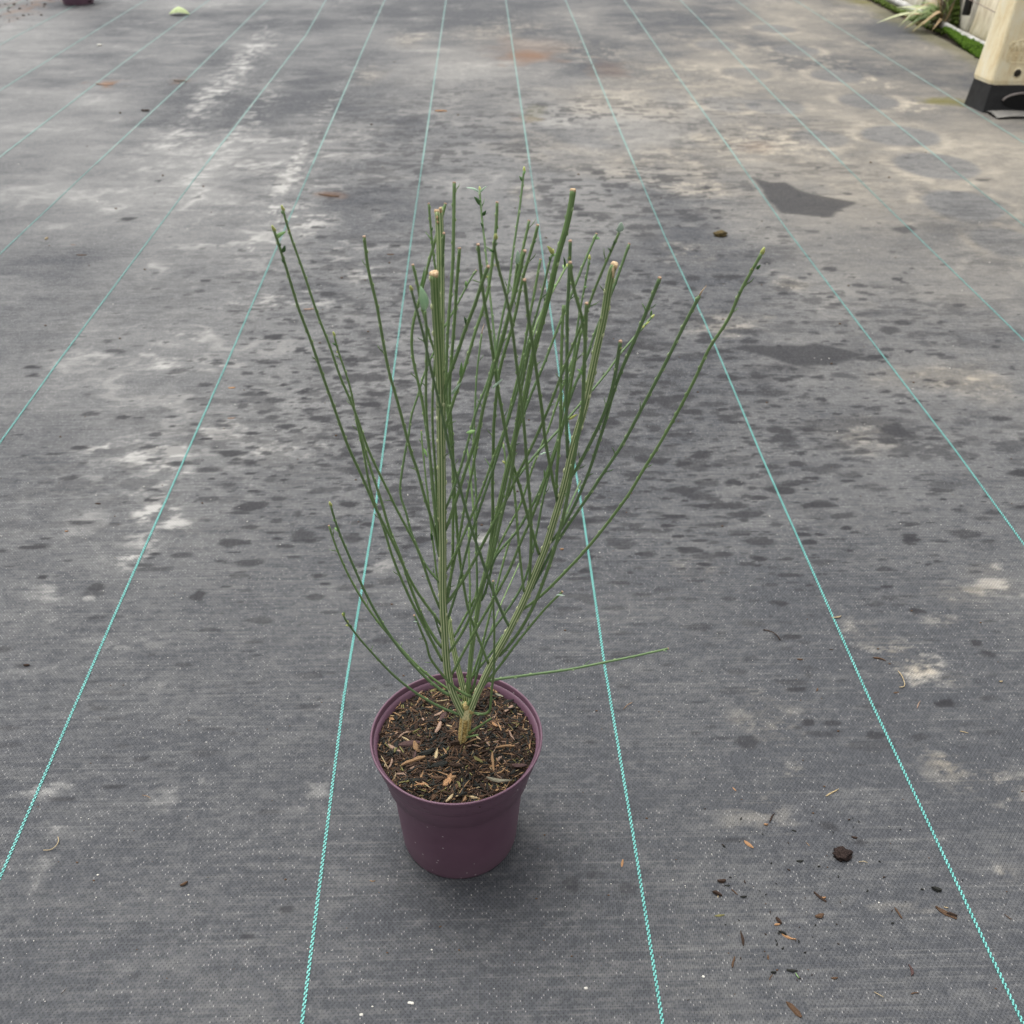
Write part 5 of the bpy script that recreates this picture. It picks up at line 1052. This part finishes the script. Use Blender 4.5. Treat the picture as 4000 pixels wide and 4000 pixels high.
# ------------------------------------------------------------------ wall, pipe, moss and weed on the right
def wall_material(name, seed, base1, base2, green):
    m, t, b, N, L = nt(name)
    tc = N.new('ShaderNodeTexCoord'); vec = tc.outputs['Object']
    mp = N.new('ShaderNodeMapping'); mp.inputs['Scale'].default_value = (1, 3.5, 0.8); mp.inputs['Location'].default_value = (seed, seed * 2, 0); L.new(vec, mp.inputs[0])
    f = noisen(N, L, 9, 6, .7, mp.outputs[0]); r = ramp(N, [(.3, base1), (.62, base2), (.85, (0.72, 0.69, 0.62))]); L.new(f, r.inputs[0])
    sx = N.new('ShaderNodeSeparateXYZ'); L.new(vec, sx.inputs[0])
    hz = N.new('ShaderNodeMapRange'); hz.inputs[1].default_value = .14; hz.inputs[2].default_value = 0.0; L.new(sx.outputs['Z'], hz.inputs[0])
    f2 = noisen(N, L, 26, 6, .7, mp.outputs[0])
    gm = mathn(N, L, 'MULTIPLY', hz.outputs[0], mathn(N, L, 'MULTIPLY', f2, 1.5))
    gm = mathn(N, L, 'ADD', gm, green); cl = N.new('ShaderNodeClamp'); L.new(mathn(N, L, 'MULTIPLY', gm, mathn(N, L, 'ADD', f2, .3)), cl.inputs[0])
    c = mixc(N, L, cl.outputs[0], r.outputs[0], (0.11, 0.125, 0.035)); L.new(c, b.inputs['Base Color']); b.inputs['Roughness'].default_value = .85
    bn = N.new('ShaderNodeBump'); bn.inputs['Strength'].default_value = .6; bn.inputs['Distance'].default_value = .004; L.new(f2, bn.inputs['Height']); L.new(bn.outputs[0], b.inputs['Normal'])
    return m
wall = empty('panel_wall', (2.47, 5.6, 0)); tag(wall, 'low wall of weathered cream boards with mossy feet behind the yellow post', 'wall')
wm = [wall_material('board_%d' % i, i * 3.7, b1, b2, gn) for i, (b1, b2, gn) in enumerate([((.50, .41, .26), (.86, .78, .60), .0), ((.62, .55, .42), (.90, .86, .76), .02), ((.44, .37, .24), (.78, .69, .50), .06)])]
yb = 4.2; wi = 0
rw = random.Random(5)
for (y0, y1, mi, off) in [(3.6, 4.0, 1, 0), (4.02, 4.50, 2, .0), (4.52, 4.93, 0, .006), (4.95, 5.32, 0, -.004), (5.35, 5.63, 1, .008), (5.66, 5.98, 0, .004), (6.0, 6.28, 1, 0), (6.38, 6.8, 2, .004), (6.82, 7.3, 1, 0), (7.32, 7.9, 0, 0), (7.92, 8.6, 2, .003)]:
    bm = bmesh.new(); nY, nZ = 16, 20; H = 0.62; grid = []
    for side in (0, 1):
        for j in range(nZ + 1):
            for i in range(nY + 1):
                yy = y0 + (y1 - y0) * i / nY; zz = H * j / nZ
                edge = 0.010 * (mnoise.noise(Vector((yy * 9, zz * 9, mi))))
                if j == 0: zz += abs(mnoise.noise(Vector((yy * 22, 1, mi)))) * .035
                if i == 0: yy += abs(mnoise.noise(Vector((zz * 15, 4, mi)))) * .02
                xx = off + edge + (0.03 if side else 0) - (.02 * math.exp(-zz * 9) if not side else 0)
                grid.append(bm.verts.new((xx, yy - 5.6, zz)))
    W1 = nY + 1; off2 = (nZ + 1) * W1
    for j in range(nZ):
        for i in range(nY):
            a = j * W1 + i
            bm.faces.new((grid[a], grid[a + W1], grid[a + W1 + 1], grid[a + 1]))
            bm.faces.new((grid[off2 + a], grid[off2 + a + 1], grid[off2 + a + W1 + 1], grid[off2 + a + W1]))
    for j in range(nZ):
        for i in (0, nY):
            a = j * W1 + i; q = (grid[a], grid[a + off2], grid[a + off2 + W1], grid[a + W1]); bm.faces.new(q if i == 0 else q[::-1])
    for j in (0, nZ):
        for i in range(nY):
            a = j * W1 + i; q = (grid[a], grid[a + 1], grid[a + off2 + 1], grid[a + off2]); bm.faces.new(q if j == 0 else q[::-1])
    me = bpy.data.meshes.new('board'); bm.to_mesh(me); bm.free(); me.materials.append(wm[mi]); me.polygons.foreach_set('use_smooth', [True] * len(me.polygons))
    o = bpy.data.objects.new('board', me); COL.objects.link(o); o.parent = wall
M['black_plastic'] = simple('black_plastic', (0.012, 0.012, 0.013), (0.026, 0.026, 0.027), 40, .55, .15, .001)
for yy, zz in ((5.385, .095), (6.33, .03)):
    b = MB(); b.tube([(-.03, yy - 5.6, zz), (-.03, yy - 5.6, zz + .004), (-.03, yy - 5.6, .60)], [.018, .020, .020], 16); o = b.build('batten', M['black_plastic'], wall)
# backing so nothing shows through the joints
b = MB(); b.box((.06, 6.25 - 5.6, .30), (.04, 4.8, .60)); b.build('backing_board', simple('backing', (0.05, .045, .04), (.1, .09, .07), 8, .9, .2), wall, smooth=False)
# white pipe along the foot of the wall
b = MB(); pts = [(0, y, .004 * math.sin(y * 3)) for y in np.arange(-1.35, 2.6, .06)]
b.tube(pts, [.0185 + .0012 * math.sin(i * 1.7) for i in range(len(pts))], 20)
pipe = b.build('white_pipe', simple('grimy_white_pipe', (0.20, 0.19, 0.16), (0.50, 0.50, 0.48), 22, .6, .25, .002), loc=(2.385, 5.6, .030)); tag(pipe, 'grimy white plastic pipe lying along the foot of the wall', 'pipe')
# moss: cushions along the foot and a patch up the wall
def moss_mat(name, a, b_):
    return simple(name, a, b_, 120, .95, 1.0, .004, .1)
def moss_mass(name, fn, label, mat, nblob, seed):
    r = random.Random(seed); mb = MB()
    for k in range(nblob):
        p, s = fn(r); mb.blob(p, (s, s, s * .8), k % 17, .4, 7, 5)
    tag(mb.build(name, mat, smooth=True), label, kind='stuff')
def strip(r):
    y = r.uniform(4.45, 5.42); w = sorted((0.012, .085 * (1 - abs(y - 4.85) / .7), .09))[1]
    x = 2.375 - r.random() * w; return (x, y, .006 + .022 * (1 - (2.375 - x) / .1) + r.uniform(0, .004)), r.uniform(.005, .013)
moss_mass('moss_strip', strip, 'bright green moss cushion along the pipe left of the yellow post', moss_mat('moss_bright', (0.012, 0.030, 0.004), (0.075, 0.14, 0.012)), 1500, 1)
def strip2(r):
    y = r.uniform(5.4, 8.0); x = 2.375 - abs(r.gauss(0, .018)); return (x, y, .006 + r.uniform(0, .006)), r.uniform(.005, .012)
moss_mass('moss_strip', strip2, 'thin dull green moss line along the foot of the wall further back', moss_mat('moss_dull', (0.04, 0.07, 0.015), (0.10, 0.13, 0.03)), 900, 2)
def patch(r):
    z = r.uniform(0.0, .45); y = 5.56 + z * .25 + r.uniform(-1, 1) * (max(.02, .095 - .22 * z)) + r.gauss(0, .008); return (2.452 - r.uniform(0, .012), y, z), r.uniform(.006, .014)
moss_mass('moss_patch', patch, 'dark green moss patch climbing the wall behind the weed', moss_mat('moss_dark', (0.035, 0.065, 0.012), (0.095, 0.125, 0.03)), 1300, 3)
# the weed rooted by the pipe
weed = empty('weed_plant', (2.37, 5.52, .03)); tag(weed, 'straggly weed with pale narrow leaves rooted beside the pipe and wall', 'weed')
M['weed_leaf'] = simple('weed_leaf', (0.16, 0.24, 0.07), (0.30, 0.38, 0.15), 30, .6, .3)
M['weed_pale'] = simple('weed_pale_leaf', (0.34, 0.38, 0.20), (0.52, 0.54, 0.33), 30, .6, .3)
M['weed_dead'] = simple('weed_dead_leaf', (0.28, 0.20, 0.11), (0.46, 0.34, 0.20), 30, .8, .3)
M['weed_stem'] = simple('weed_stem', (0.12, 0.09, 0.07), (0.22, 0.17, 0.13), 60, .8, .3)
o0 = np.array([2.37, 5.52, .03])
mb = MB(); r = random.Random(9)
for k in range(14):
    a = r.uniform(0, 6.28); L = r.uniform(.12, .42); dx, dy = math.cos(a) * .05, math.sin(a) * .05
    mb.tube([(0, 0, 0), (dx * .4, dy * .4, L * .4), (dx, dy, L * .75), (dx * 1.7 - .02, dy * 1.7, L)], [.0035, .003, .0022, .0012], 6)
for k in range(40):
    a = r.uniform(0, 6.28); mb.tube([(0, 0, .01), (math.cos(a) * .03, math.sin(a) * .03, r.uniform(-.02, .05)), (math.cos(a) * .055, math.sin(a) * .055, r.uniform(-.02, .05))], [.0025, .002, .001], 5)
mb.build('weed_stem', M['weed_stem'], weed)
rl = random.Random(21); extra = []
for k in range(46):
    a = rl.gauss(0, .55); L_ = rl.uniform(30, 150); extra.append((3668 - math.cos(a) * L_, 78 + math.sin(a) * L_ * .45, rl.uniform(-.10, .04), rl.uniform(.006, .018), rl.choice(['weed_leaf', 'weed_leaf', 'weed_pale', 'weed_dead', 'leaf_dark']), rl.uniform(.05, .45)))
for k in range(16): extra.append((3668 + rl.gauss(-10, 40), rl.uniform(-40, 30), rl.uniform(-.05, .03), rl.uniform(.006, .013), rl.choice(['weed_leaf', 'leaf_dark', 'weed_leaf', 'weed_dead']), rl.uniform(.05, .3)))
for (px, py, py_off, w, mt, bend) in extra + [(3425, 90, -.05, .018, 'weed_pale', .15), (3500, 30, .03, .040, 'weed_pale', .12), (3505, 38, .03, .03, 'weed_leaf', .1), (3560, 22, .05, .045, 'weed_leaf', .15), (3510, 105, -.08, .028, 'weed_pale', .35),
                                      (3565, 122, -.12, .045, 'weed_leaf', .2), (3530, 112, -.06, .035, 'weed_dead', .15), (3525, 85, -.05, .04, 'weed_leaf', .2), (3545, 62, -.02, .05, 'weed_pale', .2), (3585, 60, -.03, .04, 'weed_pale', .15),
                                      (3590, 8, .02, .035, 'weed_leaf', .2), (3600, 30, .02, .03, 'weed_leaf', .2), (3640, 8, .0, .03, 'weed_leaf', .15), (3600, 100, -.14, .035, 'weed_dead', .3), (3560, 127, -.16, .02, 'weed_dead', .2),
                                      (3615, 12, .0, .02, 'weed_leaf', .1), (3680, 5, .0, .018, 'weed_leaf', .1), (3605, 45, .0, .025, 'weed_leaf', .25), (3575, 40, .02, .03, 'weed_pale', .3), (3640, 120, -.18, .03, 'weed_dead', .2), (3535, 96, -.02, .02, 'weed_leaf', .3)]:
    tip = V(px, py, 5.52 + py_off); tip[2] = max(tip[2], .012)
    lm = MB(); lm.leaf((r.uniform(-.02, .02), r.uniform(-.015, .015), r.uniform(0, .02)), tip - o0, w if w < .02 else w * .52, (r.uniform(-.6, .4), -.5, 1), bend, .35, n=9, blunt=1.1); lm.build('leaf', M[mt], weed)
# thin wire running to the post
wp = [V(3775, -6, 4.6), V(3800, 4, 4.5), V(3840, 24, 4.3), V(3890, 50, 4.08)]
b = MB(); b.tube([p - wp[0] for p in wp], [.0016] * 4, 6); wo = b.build('wire', simple('rusty_wire', (.16, .11, .09), (.30, .24, .2), 60, .7, .1), loc=tuple(wp[0])); tag(wo, 'thin slack wire stretched in front of the wall boards', 'wire')

# ------------------------------------------------------------------ the yellowed plastic post
post = empty('barrier_post', (1.908, 3.855, .004)); tag(post, 'cream yellow plastic post with a black foot at the right edge', 'post')
def cream():
    m, t, b, N, L = nt('yellowed_plastic')
    tc = N.new('ShaderNodeTexCoord'); vec = tc.outputs['Object']
    mp = N.new('ShaderNodeMapping'); mp.inputs['Scale'].default_value = (1, 1, .35); L.new(vec, mp.inputs[0])
    f = noisen(N, L, 22, 6, .7, mp.outputs[0]); r = ramp(N, [(.28, (0.66, 0.50, 0.26)), (.48, (0.86, 0.75, 0.50)), (.75, (0.90, 0.85, 0.68))]); L.new(f, r.inputs[0])
    f2 = noisen(N, L, 210, 3, .6, vec); r2 = ramp(N, [(.62, (0, 0, 0)), (.70, (1, 1, 1))]); L.new(f2, r2.inputs[0])
    c = mixc(N, L, mathn(N, L, 'MULTIPLY', r2.outputs[0], .45), r.outputs[0], (0.30, 0.23, 0.12)); L.new(c, b.inputs['Base Color']); b.inputs['Roughness'].default_value = .6
    bn = N.new('ShaderNodeBump'); bn.inputs['Strength'].default_value = .3; bn.inputs['Distance'].default_value = .002; L.new(f2, bn.inputs['Height']); L.new(bn.outputs[0], b.inputs['Normal'])
    return m
M['cream'] = cream()
def prism(rings, name, mat, bev=.004):
    bm = bmesh.new(); R_ = []
    for (z, P) in rings: R_.append([bm.verts.new((x, y, z)) for x, y in P])
    n = len(R_[0])
    for a, b_ in zip(R_[:-1], R_[1:]):
        for k in range(n): bm.faces.new((a[k], a[(k + 1) % n], b_[(k + 1) % n], b_[k]))
    bm.faces.new(R_[0][::-1]); bm.faces.new(R_[-1])
    bmesh.ops.recalc_face_normals(bm, faces=bm.faces)
    bmesh.ops.bevel(bm, geom=[e for e in bm.edges], offset=bev, segments=3, affect='EDGES', profile=.6)
    me = bpy.data.meshes.new(name); bm.to_mesh(me); bm.free(); me.materials.append(mat); me.polygons.foreach_set('use_smooth', [False] * len(me.polygons))
    o = bpy.data.objects.new(name, me); COL.objects.link(o); o.parent = post; return o
def plan(s, e=0.0):      # left side face, front face, chamfered back, all in post-local metres
    return [(-.019 + e, .124 - e), (0.0 + e, 0.0 + e), (.29 - e, 0.0 + e), (.31 - e, .12 - e), (.25 - e, .19 - e), (.04 + e, .19 - e)]
prism([(0.0, plan(1, -.004)), (.012, plan(1, -.002)), (.100, plan(1, .005))], 'black_foot', M['black_plastic'], .003)
prism([(.1005, plan(1, .004)), (.108, plan(1, .002)), (.43, plan(1, .020))], 'post_body', M['cream'], .011)
# handling slot in the foot: pale worn lip round a dark mouth
b = MB(); P = [(.145 + .085 * math.cos(a), -.0045, .042 + .030 * math.sin(a)) for a in np.linspace(math.pi * .98, math.pi * .02, 16)]
b.tube(P, [.0045] * len(P), 8); b.build('slot_lip', simple('worn_lip', (.16, .14, .13), (.34, .30, .28), 60, .6, .1), post)
b = MB(); vv = [(.145, -.0042, .030)] + [(.145 + .082 * math.cos(a), -.0042, .040 + .027 * math.sin(a)) for a in np.linspace(0, 2 * math.pi, 25)[:-1]]
b.add(vv, [(0, 1 + (k + 1) % 24, 1 + k) for k in range(24)]); b.build('slot_mouth', simple('slot_dark', (.004, .004, .004), (.008, .008, .008), 40, .9, 0), post)
# round bolt hole and the moulded badge (its lettering is worn past reading)
b = MB(); c0 = V(3974, 285, 3.859) - np.array([1.908, 3.855, .004])
fy = .002 + (c0[2] - .108) / .322 * .018; b.tube([(c0[0], fy - .0012, c0[2]), (c0[0], fy + .002, c0[2])], [.0185, .0185], 20); b.build('bolt_hole_rim', M['cream'], post)
b = MB(); b.tube([(c0[0], fy - .0018, c0[2]), (c0[0], fy + .002, c0[2])], [.0135, .0135], 20); b.build('bolt_hole', simple('bolt_hole_dark', (.02, .017, .012), (.05, .04, .03), 80, .9, 0), post)
b = MB()
def badge_pt(px, py):
    q = V(px, py, 3.863) - np.array([1.908, 3.855, .004]); return (q[0], .003 + (q[2] - .108) / .322 * .018 - .0014, q[2])
def stroke(pts, r=.0024): b.tube([badge_pt(*p) for p in pts], [r] * len(pts), 6)
stroke([(4090, 156), (4010, 156), (3985, 158), (3955, 172), (3940, 200), (3932, 230), (3935, 240), (3950, 245), (4000, 246), (4090, 246)])
stroke([(3944, 190), (3952, 166), (3968, 164)], .003); stroke([(3950, 200), (3972, 168)], .003); stroke([(3972, 200), (3978, 165)], .003); stroke([(3990, 202), (3994, 166)], .003); stroke([(3994, 166), (4008, 202)], .003)
stroke([(3938, 208), (4090, 208)], .0018)
for k in range(4): stroke([(3938 + 22 * k, 218), (3950 + 22 * k, 217), (3950 + 22 * k, 224), (3938 + 22 * k, 226), (3936 + 22 * k, 234), (3950 + 22 * k, 234)], .0026)
b.build('moulded_badge', M['cream'], post)
b = MB(); b.tube([(.13, .012, .395), (.20, .010, .372), (.29, .012, .360)], [.008] * 3, 8); b.build('moulded_lip', M['cream'], post)
# offcut of fabric folded under the post
b = MB(); n = 14; v = []; f = []
for i in range(n + 1):
    for j in range(5):
        u = i / n; w = j / 4
        v.append((u * .42, -.10 * w + .012 * math.sin(u * 5) * w, .010 + .006 * math.sin(w * math.pi) + .003 * math.sin(u * 9)))
for i in range(n):
    for j in range(4): a = i * 5 + j; f.append((a, a + 5, a + 6, a + 1))
m_ = len(v); v += [(x, y, z - .003) for x, y, z in v]; f += [tuple(reversed([q + m_ for q in p])) for p in f]
b.add(v, f); o = b.build('fabric_offcut', simple('fabric_offcut', (.10, .10, .098), (.22, .21, .19), 30, .8, .4), loc=(1.915, 3.852, .001)); tag(o, 'folded offcut of grey fabric lying under the front of the post', 'fabric')
